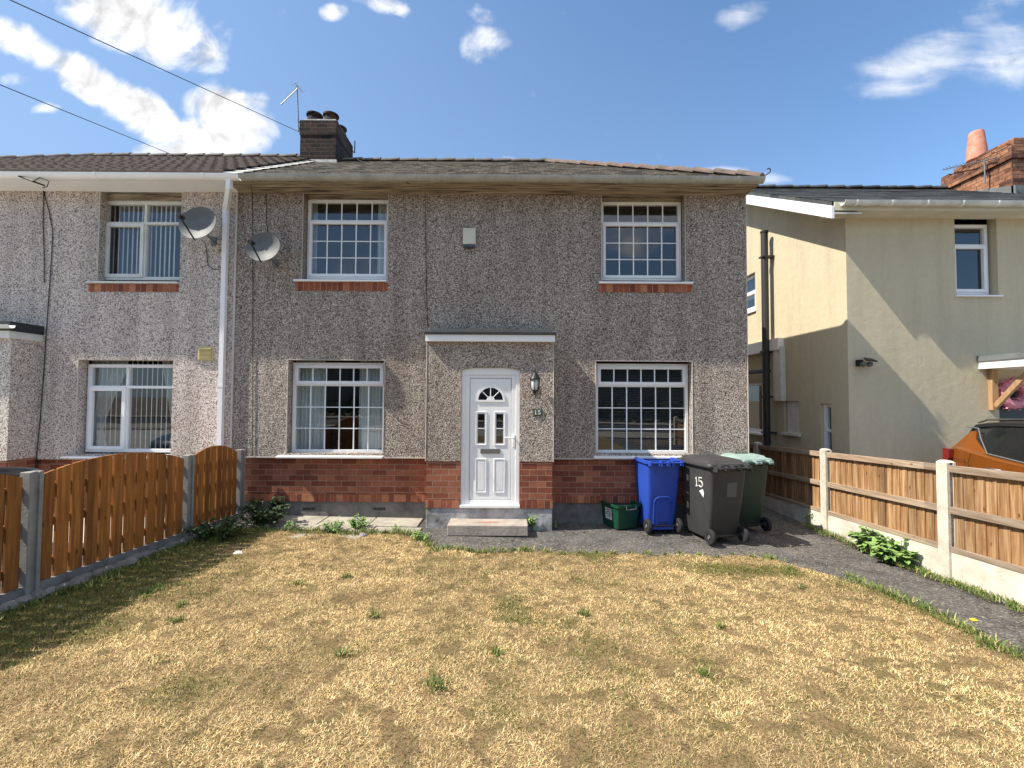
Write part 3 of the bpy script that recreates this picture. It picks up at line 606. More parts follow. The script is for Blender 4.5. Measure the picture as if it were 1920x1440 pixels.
# eaves
xo = .06
ev = MB(); ev.box(XP + .02, XE + xo - .05, EY + .02, WY + .02, ZS, ZS + .018)
ev.box(XP + .02, XE + xo - .03, EY, EY + .02, ZS - .012, ZG + .0)
ev.box(XE + .003, XE + xo - .03, EY + .021, WY + 6.6, ZS - .012, ZG)
ev.box(XP + .02, XE, WY - .04, WY + .0, ZS - .035, ZS - .001)
ev.build('soffit', M['cream'], H)
for yy_ in (EY + .10, EY + .20): k_ = MB(); k_.box(XP + .03, XE + xo - .06, yy_, yy_ + .012, ZS - .010, ZS + .002); k_.build('soffit_bead', M['cream'], H)
gx0 = P(452, 330, EY - .07).x
gutter(H, (gx0, EY - .065, ZG + .0), (XE + .04, EY - .065, ZG - .008), M['gutg'], r=.072, brackets=13)

# roof
z0 = ZG + .03; HX = .72
rf = MB(); hl = lambda t: XP; hr = lambda t: XE + xo + (HX - XE - xo) * t
roof_slope(rf, hl, hr, RY0, z0, RYg, ZR, NC, .022)
rf.quad((XP, RYg, ZR), (HX, RYg, ZR), (XE + xo, 2 * RYg - RY0, z0), (XP, 2 * RYg - RY0, z0))
rf.quad((HX, RYg, ZR), (XE + xo, RY0, z0), (XE + xo, 2 * RYg - RY0, z0)); roof = rf.build('roof', M['tile1'], H)
ridge_run(roof, (XP + .5, RYg, ZR + .02), (HX, RYg, ZR + .02), 11, M['ridged'], r=.07)
ridge_run(roof, (XE + xo + .02, RY0 + .0, z0 + .03), (HX, RYg, ZR + .02), 13, M['ridge'], r=.075)
hk = MB(); hp = Vector((XE + xo + .05, RY0 - .02, z0 + .04)); hk.tube([hp, hp + Vector((.03, 0, .02)), hp + Vector((.07, 0, .05)), hp + Vector((.075, 0, .09)), hp + Vector((.05, 0, .105)), hp + Vector((.03, 0, .09))], .008, 6); hk.build('hip_iron', M['cable'], roof)
# valley mortar along the party line
vm = MB(); n = 13
for i in range(n):
    t0, t1 = i / n, (i + 1) / n; a = Vector((XP, RY0, z0)).lerp(Vector((XP, RYg, ZR)), t0); b = Vector((XP, RY0, z0)).lerp(Vector((XP, RYg, ZR)), t1)
    w_ = .05; vm.add([a + Vector((-w_, 0, .07)), a + Vector((w_ + .06, 0, .045)), b + Vector((w_ + .06, 0, .03)), b + Vector((-w_, 0, .05)), a + Vector((-w_, 0, 0)), a + Vector((w_ + .06, 0, 0))], [(0, 1, 2, 3), (4, 5, 1, 0)])
vm.build('party_verge', M['mortar'], roof)
# chimney
ch0 = P(562, 300, 9.05); ch1 = P(629, 300, 9.05); ct = P(600, 226, 9.05).z
ck = MB(); cx0, cx1, cy0, cy1 = ch0.x, ch1.x, 9.05, 9.98; cb0 = z0 + 1.2
ck.box(cx0, cx1, cy0, cy1, cb0, ct - .30); ck.box(cx0 - .012, cx1 + .012, cy0 - .012, cy1 + .012, ct - .30, ct - .08); ck.box(cx0 - .01, cx1 + .01, cy0 - .01, cy1 + .01, ct - .08, ct)
chm = ck.build('chimney', M['cbrick'], H)
fl = MB(); fl.box(cx0 + .02, cx1 - .02, cy0 + .03, cy1 - .03, ct, ct + .05); fl.box(cx0 - .03, cx1 + .03, cy0 - .03, cy0 + .02, cb0, P(600, 302, 9.03).z + .03); fl.build('mortar_flaunching', M['mortar'], chm)
for (px0, px1) in ((575, 606), (606, 636)):
    a = P(px0, 205, 9.25); b = P(px1, 205, 9.25); r = (b.x - a.x) / 2 * .93; cx = (a.x + b.x) / 2
    for k, cy in enumerate((9.25, 9.7)):
        pt = MB(); pt.lathe([(r, ct), (r * .98, ct + .1), (r * .86, ct + .12), (r * .84, ct + .2), (r * 1.02, ct + .205), (r * 1.02, ct + .235), (r * .8, ct + .245), (r * .7, ct + .1), (0, ct + .1)], (cx, cy, 0), 18); pt.build('chimney_pot', M['cbrick'], chm, smooth=True)
hk = MB(); c = P(665, 285, 9.95); hk.tube([(cx1 + .02, 9.9, c.z), (c.x, 9.95, c.z - .02), (c.x, 9.95, c.z + .25)], .012, 6); hk.build('bracket', M['cable'], chm)

# porch
ORGp = ORG
px0, px1 = P(798.5, 800, PY).x, P(1037.5, 800, PY).x; pzt = P(920, 640, PY).z; pzb = P(920, 865, PY).z; pzp = P(920, 953, PY).z
dx0, dx1 = P(864, 800, PY).x, P(974.5, 800, PY).x; dzt = P(920, 689, PY).z; dzb = P(920, 952, PY).z
pf = lambda u, v, d: (u, PY + d, v)
pm = MB()
# render front with a slightly arched door head
us = [dx0 + (dx1 - dx0) * k / 12 for k in range(13)]; arch = [dzt - .035 + .035 * (1 - (2 * k / 12 - 1) ** 4) for k in range(13)]
pm.quad((px0, PY, pzb), (dx0, PY, pzb), (dx0, PY, pzt), (px0, PY, pzt)); pm.quad((dx1, PY, pzb), (px1, PY, pzb), (px1, PY, pzt), (dx1, PY, pzt))
for k in range(12):
    pm.quad((us[k], PY, arch[k]), (us[k + 1], PY, arch[k + 1]), (us[k + 1], PY, pzt), (us[k], PY, pzt)); pm.quad((us[k], PY, arch[k]), (us[k + 1], PY, arch[k + 1]), (us[k + 1], PY + .1, arch[k + 1]), (us[k], PY + .1, arch[k]))
for x in (dx0, dx1): pm.quad((x, PY, pzb), (x, PY + .1, pzb), (x, PY + .1, arch[0]), (x, PY, arch[0]))
for x in (px0, px1): pm.quad((x, PY, pzb), (x, WY, pzb), (x, WY, pzt), (x, PY, pzt))
pm.quad((px0, PY, pzt), (px1, PY, pzt), (px1, WY, pzt), (px0, WY, pzt))
porch = pm.build('porch', M['peb'], H)
pb = MB(); e = .012
for a, b in ((px0 + e, dx0 - .0), (dx1 + .0, px1 - e)): pb.box(a, b, PY + e, WY + .06, pzp + .1, pzb - .001)
pb.build('brick_base', M['brick'], porch)
pb = MB()
for a, b in ((px0 + e * .5, dx0 - .0), (dx1 + .0, px1 - e * .5)): pb.box(a, b, PY + e * .5, WY + .05, pzp, pzp + .1)
pb.build('soldier_course', M['soldier'], porch)
pb = MB(); pb.box(px0 + .01, px1 - .01, PY + .02, WY + .07, GZ, pzp - .001); pb.build('plinth', M['plinthw'], porch, bevel=.01)
pb = MB()
for x in (px0, px1): pb.tube([(x, PY, pzb - .005), (x, PY, pzt)], .006, 6)
pb.box(px0 - .002, px1 + .002, PY - .006, PY + .004, pzb - .006, pzb + .004) if False else None
pb.build('render_bead', M['bead'], porch)
cy = PY - .07; cxa, cxb = P(797.5, 630, cy).x, P(1040.5, 630, cy).x; cz0, cz1 = P(920, 640, cy).z, P(920, 627, cy).z
cn = MB(); cn.box(cxa, cxb, cy, cy + .02, cz0, cz1); cn.box(cxa, cxa + .015, cy + .02, WY, cz0, cz1); cn.box(cxb - .015, cxb, cy + .02, WY, cz0, cz1); cn.box(cxa + .015, cxb - .015, cy + .02, WY, cz0, cz0 + .01)
can = cn.build('canopy', M['upvc'], porch)
fl = MB(); fl.box(cxa - .012, cxb + .012, cy - .025, WY, cz1 - .004, cz1 + .035); fl.extr([(0, 0, 0), (0, .03, .055), (0, .35, .10), (0, .41, .02), (0, .41, 0)], (cxa + .05, cy + .02, cz1 + .03), (cxb - .03, cy + .02, cz1 + .03))
fl.build('felt_roof', M['dark'], can, bevel=.006)
# door
dd = PY + .03
fr = MB(); fw = .055
for k in range(12): fr.add([(us[k], dd, arch[k] - .001), (us[k + 1], dd, arch[k + 1] - .001), (us[k + 1], dd, dzt - .10), (us[k], dd, dzt - .10), (us[k], dd + .07, arch[k] - .001), (us[k + 1], dd + .07, arch[k + 1] - .001)], [(0, 1, 2, 3), (0, 4, 5, 1)])
fr.box(dx0, dx0 + fw, dd, dd + .07, dzb, dzt - .1); fr.box(dx1 - fw, dx1, dd, dd + .07, dzb, dzt - .1); fr.box(dx0 - .005, dx1 + .005, dd - .05, dd + .06, dzb - .002, dzb + .035)
q0, q1, qz0, qz1 = dx0 + fw, dx1 - fw, dzb + .035, dzt - .085; qw = .062
fr.box(q0, q0 + qw, dd + .012, dd + .06, qz0, qz1); fr.box(q1 - qw, q1, dd + .012, dd + .06, qz0, qz1); fr.box(q0 + qw, q1 - qw, dd + .012, dd + .06, qz1 - qw, qz1); fr.box(q0 + qw, q1 - qw, dd + .012, dd + .06, qz0, qz0 + qw)
lz0, lz1, lx0, lx1 = qz0 + qw + .006, qz1 - qw - .006, q0 + qw + .006, q1 - qw - .006; ly = dd + .02
dr = MB(); dr.box(lx0, lx1, ly, ly + .04, lz0, lz1); lw = lx1 - lx0; lh = lz1 - lz0; cxm = (lx0 + lx1) / 2
fo = fr.build('door_frame', M['upvc'], porch, bevel=.005)
door = dr.build('door', M['upvc'], porch, bevel=.003)
gk = MB(); gk.box(q0 + qw - .002, q1 - qw + .002, dd + .045, dd + .048, qz0 + qw - .002, qz1 - qw + .002); gk.build('door_seal', M['black'], porch)
def mould(u0, u1, v0, v1, w=.014, h=.010):
    m_ = MB()
    for (a, b, c, d) in ((u0, u1, v0, v0 + w), (u0, u1, v1 - w, v1), (u0, u0 + w, v0 + w, v1 - w), (u1 - w, u1, v0 + w, v1 - w)): m_.box(a, b, ly - h, ly + .002, c, d)
    return m_
fz = lambda f: lz1 - lh * f
hwid = lw * .31
for s, rr in ((-1, 0), (1, 0)):
    c = cxm + s * lw * .225; hw = lw * .135
    o = mould(c - hw, c + hw, fz(.555), fz(.275)); o.build('panel_moulding', M['upvc'], door, bevel=.003)
    gl = MB(); gl.box(c - hw * .62, c + hw * .62, ly - .003, ly + .004, fz(.535), fz(.295)); gl.build('door_glass', M['glassd'], door)
    gb_ = MB(); gb_.box(c - hw * .62, c + hw * .62, ly - .007, ly - .001, fz(.415) - .007, fz(.415) + .007); gb_.build('glazing_bar', M['upvc'], door)
    o = mould(c - hw, c + hw, fz(.945), fz(.665)); o.build('panel_moulding', M['upvc'], door, bevel=.003)
    o = MB(); o.box(c - hw * .6, c + hw * .6, ly - .005, ly + .002, fz(.925), fz(.685)); o.build('raised_panel', M['upvc'], door, bevel=.004)
# fanlight
fr_ = lw * .30; fcz = fz(.178); fg = MB(); A = [math.pi * k / 20 for k in range(21)]
fg.add([(cxm + math.cos(a) * fr_, ly - .003, fcz + math.sin(a) * fr_) for a in A] + [(cxm + math.cos(a) * fr_, ly + .002, fcz + math.sin(a) * fr_) for a in A], [tuple(range(21))] + [(k, k + 1, k + 22, k + 21) for k in range(20)])
fg.build('fanlight_glass', M['glassd'], door)
fm = MB()
def arcband(r0, r1, y_a, y_b, a0=0, a1=math.pi, n=20):
    ring = [[(cxm + math.cos(a0 + (a1 - a0) * k / n) * r, y, fcz + math.sin(a0 + (a1 - a0) * k / n) * r) for r, y in ((r0, y_a), (r1, y_a), (r1, y_b), (r0, y_b))] for k in range(n + 1)]; fm.loft(ring)
arcband(fr_, fr_ + .028, ly - .012, ly); arcband(0.001, fr_ * .22, ly - .011, ly - .003); arcband(fr_ * .22, fr_ * .32, ly - .007, ly - .003)
fm.box(cxm - fr_ - .028, cxm + fr_ + .028, ly - .012, ly, fcz - .028, fcz)
for a in (R(45), R(90), R(135)):
    p0 = Vector((cxm + math.cos(a) * fr_ * .3, ly - .005, fcz + math.sin(a) * fr_ * .3)); p1 = Vector((cxm + math.cos(a) * fr_, ly - .005, fcz + math.sin(a) * fr_)); fm.tube([p0, p1], .0065, 6)
fm.build('fanlight_moulding', M['upvc'], door)
lb = MB(); lb.box(cxm - lw * .24, cxm + lw * .24, ly - .012, ly, fz(.622), fz(.583)); lbo = lb.build('letterbox', M['alu'], door, bevel=.004)
hd = MB(); hx = q1 - qw * .45; hz = fz(.50); hd.box(hx - .014, hx + .014, dd - .004, dd + .014, hz - .11, hz + .06); hd.tube([(hx, dd, hz + .02), (hx, dd - .05, hz + .02), (hx - .03, dd - .055, hz + .02), (hx - .13, dd - .052, hz + .022)], .010, 8); hd.build('handle', M['upvc'], door, smooth=True)
# step
ORG = Vector((0, 0, 0)); s0 = P(838, 998, 6.02); s1 = P(990, 998, 6.02); st = P(910, 985, 6.02).z
T = root('doorstep', ((s0.x + s1.x) / 2, 6.1, s0.z), 'low worn concrete doorstep with faded red paint in front of white door', 'step')
sm = MB(); sm.box(s0.x, s1.x, 6.02, PY + .03, s0.z - .05, st); sm.build('step', M['stepm'], T, bevel=.012)
pt = MB(); c = P(915, 977, 6.15); pts = [(c.x + math.cos(a) * .16 * random.uniform(.6, 1.1), 6.16 + math.sin(a) * .05 * random.uniform(.6, 1.2), st + .0015) for a in [2 * math.pi * k / 14 for k in range(14)]]
pt.add(pts, [tuple(range(14))]); pt.build('red_paint_patch', mat('worn red paint', (.30, .12, .09), .85, col2=(.38, .28, .22), vscale=25), T)

# ================================================================== attached pale house
XL = XP - (XE - XP); LX0 = wx(-120)
HL = root('house', ((XP + XL) / 2, WY, g(-8, 6.7)), 'attached left semi detached house half in pale pebbledash with white gutter and white framed windows', 'house')
n1_ = (wx(180), wx(334), wz(528, 250), ZS + .05); n2_ = (wx(150), wx(327), wz(853, 240), wz(675, 240)); n3_ = (XL + 1.0, XL + 2.4, wz(528, 250), ZS - .05)
wl = MB(); wallmesh(wl, front, XL, XP - .0, wz(862, 200), ZS + .12, [n1_, n2_, n3_], .17)
wl.quad((XL, WY, ZB), (XL, WY + 6.3, ZB), (XL, WY + 6.3, ZS + .1), (XL, WY, ZS + .1)); wl.quad((XL, WY + 6.3, ZB), (XP, WY + 6.3, ZB), (XP, WY + 6.3, ZS + .1), (XL, WY + 6.3, ZS + .1)); wl.build('wall', M['peb2'], HL)
bk = MB(); bk.box(XL, XP - .001, WY + .06, WY + .2, GZ, wz(862, 200)); bk.build('brick_base', M['brick'], HL)
bk = MB(); bk.box(XP - .03, XP + .0, WY - .012, WY - .002, ZB, ZS + .05)
for (a, b, c, d) in (n1_, n2_): bk.box(a - .008, a + .004, WY - .006, WY + .003, c, d)
bk.build('render_bead', M['bead'], HL)
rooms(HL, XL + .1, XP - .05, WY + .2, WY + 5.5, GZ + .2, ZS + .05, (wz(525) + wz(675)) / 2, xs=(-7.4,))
cl = [(0, .5, .74, 1, 1, 1, 0), (.5, 1, .74, 1, 1, 1, 0), (0, .5, 0, .74, 1, 1, 1), (.5, 1, 0, .74, 1, 1, 0)]
cl2 = [(0, .43, .76, 1, 1, 1, 0), (.43, 1, .76, 1, 1, 1, 0), (0, .43, 0, .76, 1, 1, 1), (.43, 1, 0, .76, 1, 1, 0)]
W5 = window(HL, front, P(193, 450, WY + .13).x, n1_[1] - .005, wb(525, 260), wb(377, 260), cl, sill=(wx(163), wx(334), wz(532, 250), .032, .05), brick=bricks(165, 333, 533, 547), fw=.05, m='upvcd')
W6 = window(HL, front, P(163, 750, WY + .13).x, n2_[1] - .005, wb(848, 240), wb(683, 240), cl2, sill=(wx(130), wx(328), wz(859, 240), .032, .06), fw=.05)
W7 = window(HL, front, n3_[0] + .01, n3_[1] - .01, n3_[2], n3_[3], cl, fw=.05)
W5['label'] = 'upper window of pale house with vertical blinds'; W6['label'] = 'lower window of pale house with side curtains'
lt = MB(); lt.box(n1_[0] + .01, n1_[1] - .01, WY + .12, WY + .17, wb(377, 260) + .002, ZS + .05); lt.build('window_head', M['cream'], HL)
ZS2 = wz(359, 200)
ev = MB(); ev.box(XL - .4, XP + .01, EY + .02, WY + .02, ZS2, ZS2 + .02); ev.box(XL - .4, XP + .01, EY - .0, EY + .02, ZS2 - .006, ZG + .02); ev.build('fascia', M['upvc'], HL)
gutter(HL, (XL - .45, EY - .06, ZG + .015), (P(452, 330, EY - .06).x - .01, EY - .06, ZG + .0), M['upvc'], r=.072, brackets=11)
dp = MB(); x_ = P(430, 340, EY - .06).x; w2 = wx(427, 420); w3 = wx(417, 850)
def sqp(pts, w=.033):
    for a, b in zip(pts[:-1], pts[1:]): dp.tube([a, b], w * 1.25, 4)
dp.tube([(x_, EY - .06, ZG - .05), (x_ + .0, EY - .06, ZG - .17), (w2, WY - .05, ZG - .33), (w2, WY - .05, ZG - .45)], .045, 4)
dp.box(w2 - .033, w2 + .033, WY - .075, WY - .012, GZ, ZG - .42)
for z in (2.0, 3.3): dp.box(w2 - .04, w2 + .04, WY - .08, WY - .0, z, z + .04)
dp.build('drainpipe', M['upvc'], HL)
rf = MB(); HXL = P(178, 299, RYg).x; zL = ZR + .06
roof_slope(rf, lambda t: XL - .45 + (HXL - XL + .45) * t, lambda t: XP - .02, RY0 - .02, z0 + .03, RYg, zL, 11, .040, tile=.18, amp=.024, sub=5)
rf.quad((XP, RYg, zL), (HXL, RYg, zL), (XL - .45, 2 * RYg - RY0, z0), (XP, 2 * RYg - RY0, z0)); rf.quad((HXL, RYg, zL), (XL - .45, RY0, z0), (XL - .45, 2 * RYg - RY0, z0))
roofL = rf.build('roof', M['tile2'], HL)
ridge_run(roofL, (HXL, RYg, zL + .03), (XP - .1, RYg, zL + .03), 12, M['ridged'], r=.07); ridge_run(roofL, (XL - .45, RY0, z0 + .05), (HXL, RYg, zL + .03), 12, M['ridged'], r=.07)
# its porch
lpx = wx(74, 700); lpy = 6.30; lpf = XL + 3.2; lz = P(40, 640, lpy).z
pm = MB(); pm.quad((lpf, lpy, ZB - .02), (lpx, lpy, ZB - .02), (lpx, lpy, lz + .05), (lpf, lpy, lz + .05)); pm.quad((lpx, lpy, ZB - .02), (lpx, WY, ZB - .02), (lpx, WY, lz + .05), (lpx, lpy, lz + .05)); pl_ = pm.build('porch', M['peb2'], HL)
pm = MB(); pm.box(lpf, lpx - .01, lpy + .01, WY, GZ, ZB - .021); pm.build('brick_base', M['brick'], pl_)
cz = wz(641, 60); cn = MB(); cn.box(lpf - .1, lpx + .03, lpy - .06, WY, cz, cz + .10); co = cn.build('canopy', M['upvcd'], pl_)
cn = MB(); cn.box(lpf - .1, lpx + .045, lpy - .07, WY, cz + .101, cz + .23); cn.build('felt_roof', M['dark'], co)
gutter(pl_, (lpf, lpy - .13, cz + .17), (P(22, 620, lpy - .13).x, lpy - .13, cz + .17), M['upvcd'], r=.05, brackets=2)

# ================================================================== right neighbour house
NY = 7.0; NX = 5.2; NXE = 12.7; NZS = P(1700, 397, NY - .25).z; NB = 15.0; RYn = 10.25; vslope = .55
HR = root('house', ((NX + NXE) / 2, NY, g(8, 7.4)), 'detached house in smooth cream render with dark slate roof beyond the right fence', 'house')
nf = lambda u, v, d: (u, NY + d, v); ns = lambda u, v, d: (NX + d, u, v)
a = P(1793, 553, NY); b = P(1868, 415, NY); no1 = (a.x, b.x, a.z, NZS + .05)
dA = P(1872, 720, NY); dB = P(1990, 900, NY); no2 = (dA.x, dA.x + .95, g(9, 7.4) + .02, dA.z)
def sy(px): return PX(px, 700, NX).y
def sz(px, py): return PX(px, py, NX).z
so = [(sy(1418), 10.9, sz(1418, 581), sz(1418, 508)), (sy(1497), sy(1469), sz(1497, 812), sz(1497, 752)), (sy(1557), sy(1537), .3, sz(1557, 757)), (sy(1428), 11.1, sz(1428, 812), sz(1428, 716))]
wl = MB(); wallmesh(wl, nf, NX, NXE, 0, NZS + .1, [no1, no2], .14); wallmesh(wl, ns, NY, NB, 0, NZS + .1, so, .12)
hz_ = NZS + .1 + (RYn - NY + .3) * vslope
wl.quad((NX, NY, NZS + .1), (NX, NB, NZS + .1), (NX, RYn, NZS + .1 + (RYn - NY) * vslope)); wl.quad((NX, NB, 0), (NXE, NB, 0), (NXE, NB, NZS), (NX, NB, NZS)); wl.quad((NXE, NY, 0), (NXE, NB, 0), (NXE, NB, NZS), (NXE, NY, NZS))
wl.build('wall', M['rustic'], HR)
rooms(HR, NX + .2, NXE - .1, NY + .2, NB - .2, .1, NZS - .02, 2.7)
cn1 = [(0, 1, .72, 1, 1, 1, 0), (0, 1, 0, .72, 1, 1, 1)]
w_ = window(HR, nf, no1[0] + .01, P(1853, 500, NY + .1).x, no1[2] + .03, P(1800, 421, NY + .1).z, cn1, d=.1, fw=.05, sash=.035, sill=(no1[0] - .02, no1[1] + .04, no1[2] - .03, .03, .04)); w_['label'] = 'white upper window of cream house front'
window(HR, ns, so[0][0] + .01, so[0][1], so[0][2] + .02, so[0][3] - .02, [(0, 1, .55, 1, 1, 1, 0), (0, 1, 0, .55, 1, 1, 1)], d=.06, fw=.05, sill=(so[0][0] - .03, so[0][1], so[0][2] - .03, .04, .04))
wd = MB(); bxm(wd, ns, so[1][0] + .03, so[1][1] - .03, so[1][2], so[1][3], .04, .08); wd.build('boarded_window', M['upvcd'], HR)
wd = MB(); bxm(wd, ns, so[1][0] - .04, so[1][1] + .04, so[1][2] - .06, so[1][2] - .01, -.05, .05); wd.build('window_sill', M['upvcd'], HR)
window(HR, ns, so[2][0] + .005, so[2][1] - .005, so[2][2], so[2][3], [(0, 1, .72, 1, 1, 1, 0), (0, 1, 0, .72, 1, 1, 0)], d=.05, fw=.06)
window(HR, ns, so[3][0] + .02, so[3][1], so[3][2], so[3][3], [(0, 1, 0, 1, 1, 1, 0)], d=.05, fw=.07, sill=(so[3][0] - .05, so[3][1], so[3][2] - .05, .05, .06))
# lean-to fascia, boxed pipe and flue
lx = MB(); bxm(lx, ns, sy(1471), sy(1400), sz(1440, 659) - .02, sz(1440, 640), -.12, -.001); lx.build('white_fascia_board', M['upvc'], HR)
lx = MB(); bxm(lx, ns, sy(1474), sy(1459), sz(1466, 752), sz(1466, 650), -.10, -.001); lx.build('boxed_pipe', M['upvcd'], HR, bevel=.01)
lx = MB(); c = PX(1433, 437, NX - .16); zt = c.z; y_ = c.y; lx.tube([(NX - .16, y_, .1), (NX - .16, y_, zt)], .066, 16); lx.lathe([(.0, zt), (.075, zt), (.078, zt + .03), (.06, zt + .05), (0, zt + .05)], (NX - .16, y_, 0), 16)
for z in (zt - .5, zt - 2.4, 1.9, 1.2): lx.box(NX - .24, NX, y_ - .075, y_ + .075, z, z + .03)
lx.build('soil_pipe', mat('grey black pipe', (.035, .036, .038), .5), HR, smooth=True)
lx = MB(); z = sz(1420, 690); lx.tube([(NX - .1, y_, z - .1), (NX - .1, 11.0, z - .05)], .04, 8); lx.build('waste_pipe', M['black'], HR)
# roof
vx = NX - .42; ry0 = NY - .30; rz0 = P(1600, 378, ry0 - .05).z + .02; rzr = P(1600, 354.5, RYn).z; sl = (rzr - rz0) / (RYn - ry0)
rf = MB(); roof_slope(rf, lambda t: vx, lambda t: NXE + .3, ry0, rz0, RYn, rzr, 15, .012)
rf.quad((vx, RYn, rzr), (NXE + .3, RYn, rzr), (NXE + .3, NB + .3, rz0), (vx, NB + .3, rz0)); rf.box(NX - .40, NX - .02, ry0 + .03, ry0 + .031, rz0 - .05, rz0 - .01)
th = .07
rf.quad((vx, ry0, rz0), (vx, RYn, rzr), (vx, RYn, rzr - th), (vx, ry0, rz0 - th)); ro = rf.build('roof', M['slate'], HR)
ridge_run(ro, (vx, RYn, rzr + .02), (NXE, RYn, rzr + .02), 20, M['slate'], r=.07)
bb = MB()
def vb(x0, x1, o0, o1): bb.add([(x, y, z) for x in (x0, x1) for y, z in ((ry0 - .02, rz0 - o0), (RYn, rzr - o0), (RYn, rzr - o1), (ry0 - .02, rz0 - o1))], [(0, 1, 2, 3), (7, 6, 5, 4), (0, 4, 5, 1), (2, 6, 7, 3), (0, 3, 7, 4)])
vb(vx - .02, vx + .02, th + .001, th + .19); bb.build('bargeboard', M['upvc'], ro)
bb = MB(); vb(vx + .021, NX + .01, th + .10, th + .12); bb.build('verge_soffit', M['upvcd'], ro)
ev = MB(); ev.box(vx + .03, NXE, ry0 + .0, NY + .02, NZS, NZS + .02); ev.box(vx + .03, NXE, ry0 - .02, ry0, NZS - .01, rz0 - .01); ev.build('fascia', M['cream2'] if 'cream2' in M else mat('pale cream fascia', (.60, .56, .43), .7, var=.1), HR)
gg = gutter(HR, (P(1580, 385, ry0 - .08).x, ry0 - .08, rz0 - .03), (NXE, ry0 - .08, rz0 - .03), mat('white grey gutter', (.60, .60, .57), .45, var=.25, vscale=4), r=.062, brackets=15, bm=M['upvc'])
# chimney stack
c0 = P(1897, 300, 8.9); cyb = 10.35; X0 = c0.x; X1 = X0 + .9; zt = P(1897, 268, 8.9).z
ck = MB(); ck.box(X0, X1, 8.9, cyb, rz0 + .4, zt - .32); ck.box(X0 - .05, X1 + .05, 8.85, cyb + .05, zt - .32, zt - .22); ck.box(X0 - .02, X1, 8.88, cyb + .02, zt - .22, zt - .05)
ck.box(X0 + .05, X1, 8.9, 9.6, zt - .05, zt + .11)
for k in range(5): y = 8.95 + k * .3; ck.box(X0 - .03, X0 + .2, y, y + .2, zt - .05, zt + random.uniform(.0, .05))
cs = ck.build('chimney', M['cbrick2'], HR)
lm = MB(); lm.extr([(0, -.05, 0), (0, 1.0, 0), (0, 1.0, .56), (0, -.05, .22)], (X0 - .03, 8.87, rz0 + (8.85 - ry0) * sl - .06), (X0 - .002, 8.87, rz0 + (8.85 - ry0) * sl - .06)); lm.box(X0 - .03, X1 + .05, 8.86, 8.898, rz0 + (8.85 - ry0) * sl - .1, rz0 + (8.85 - ry0) * sl + .18); lm.build('lead_flashing', M['lead'], cs)
pt = MB(); pc = P(1832, 300, 9.9); r = .155; zb = zt - .1
pt.lathe([(r * .82, zb), (r * .82, zb + .27), (r * .95, zb + .28), (r * 1.18, zb + .29), (r * 1.16, zb + .40), (r * 1.02, zb + .62), (r * .86, zb + .87), (r * .80, zb + .92), (r * .66, zb + .92), (r * .6, zb + .5), (0, zb + .4)], (max(pc.x, X0 + .2), 9.9, 0), 22)
pt.build('chimney_pot', M['terra'], cs, smooth=True)
# door canopy with bracket, door
ca = P(1834, 692, NY); cb_ = P(1834, 668, NY)
cn = MB(); cn.box(ca.x, ca.x + 1.75, NY - .75, NY - .001, ca.z, ca.z + .115); can2 = cn.build('door_canopy', M['upvc'], HR)
cn = MB(); cn.box(ca.x - .02, ca.x + 1.78, NY - .77, NY - .001, ca.z + .116, cb_.z); cn.build('felt_roof', M['lead'], can2)
br = MB(); bxx = P(1853, 760, NY).x; zt2 = ca.z - .01; br.box(bxx, bxx + .09, NY - .07, NY - .002, zt2 - .62, zt2); p0 = Vector((bxx + .045, NY - .07, zt2 - .56)); p1 = Vector((bxx + .045, NY - .55, zt2 - .03)); br.tube([p0, p1], .045, 4); br.build('timber_bracket', M['pine'], can2)
dn = MB(); dn.box(no2[0], no2[1], NY + .08, NY + .13, no2[2], no2[3]); dn.build('front_door', M['door2'], HR)
kn = MB(); kn.lathe([(0, NY + .02), (.035, NY + .03), (.035, NY + .05), (.015, NY + .08)], (no2[0] + .28, 0, 1.25), 12, 'Y'); kn.build('door_knocker', M['chrome'], HR, smooth=True)
ORG = Vector((0, 0, 0))

# wreath hanging on the door
c = P(1900, 738, NY - .02); T = root('wreath', (c.x, NY - .02, c.z), 'round pink floral wreath hung on the dark door of the cream house', 'wreath'); mb = MB()
for i in range(700):
    a = random.uniform(0, 6.283); q = max(-.1, min(.1, random.gauss(0, .05))); th = random.uniform(0, 6.283); rr = .17 + q
    p = Vector((c.x + math.cos(a) * rr, NY - .02 + random.uniform(-.05, .05), c.z + math.sin(a) * rr)); u = Vector((random.gauss(0, 1), random.gauss(0, .6), random.gauss(0, 1))).normalized() * .022; v = u.orthogonal().normalized() * .018
    mb.quad(p - u, p - v, p + u, p + v)
mb.tube([(c.x + math.cos(a) * .17, NY - .02, c.z + math.sin(a) * .17) for a in [k * math.pi / 8 for k in range(17)]], .07, 8); mb.build('petals', M['pink'], T)
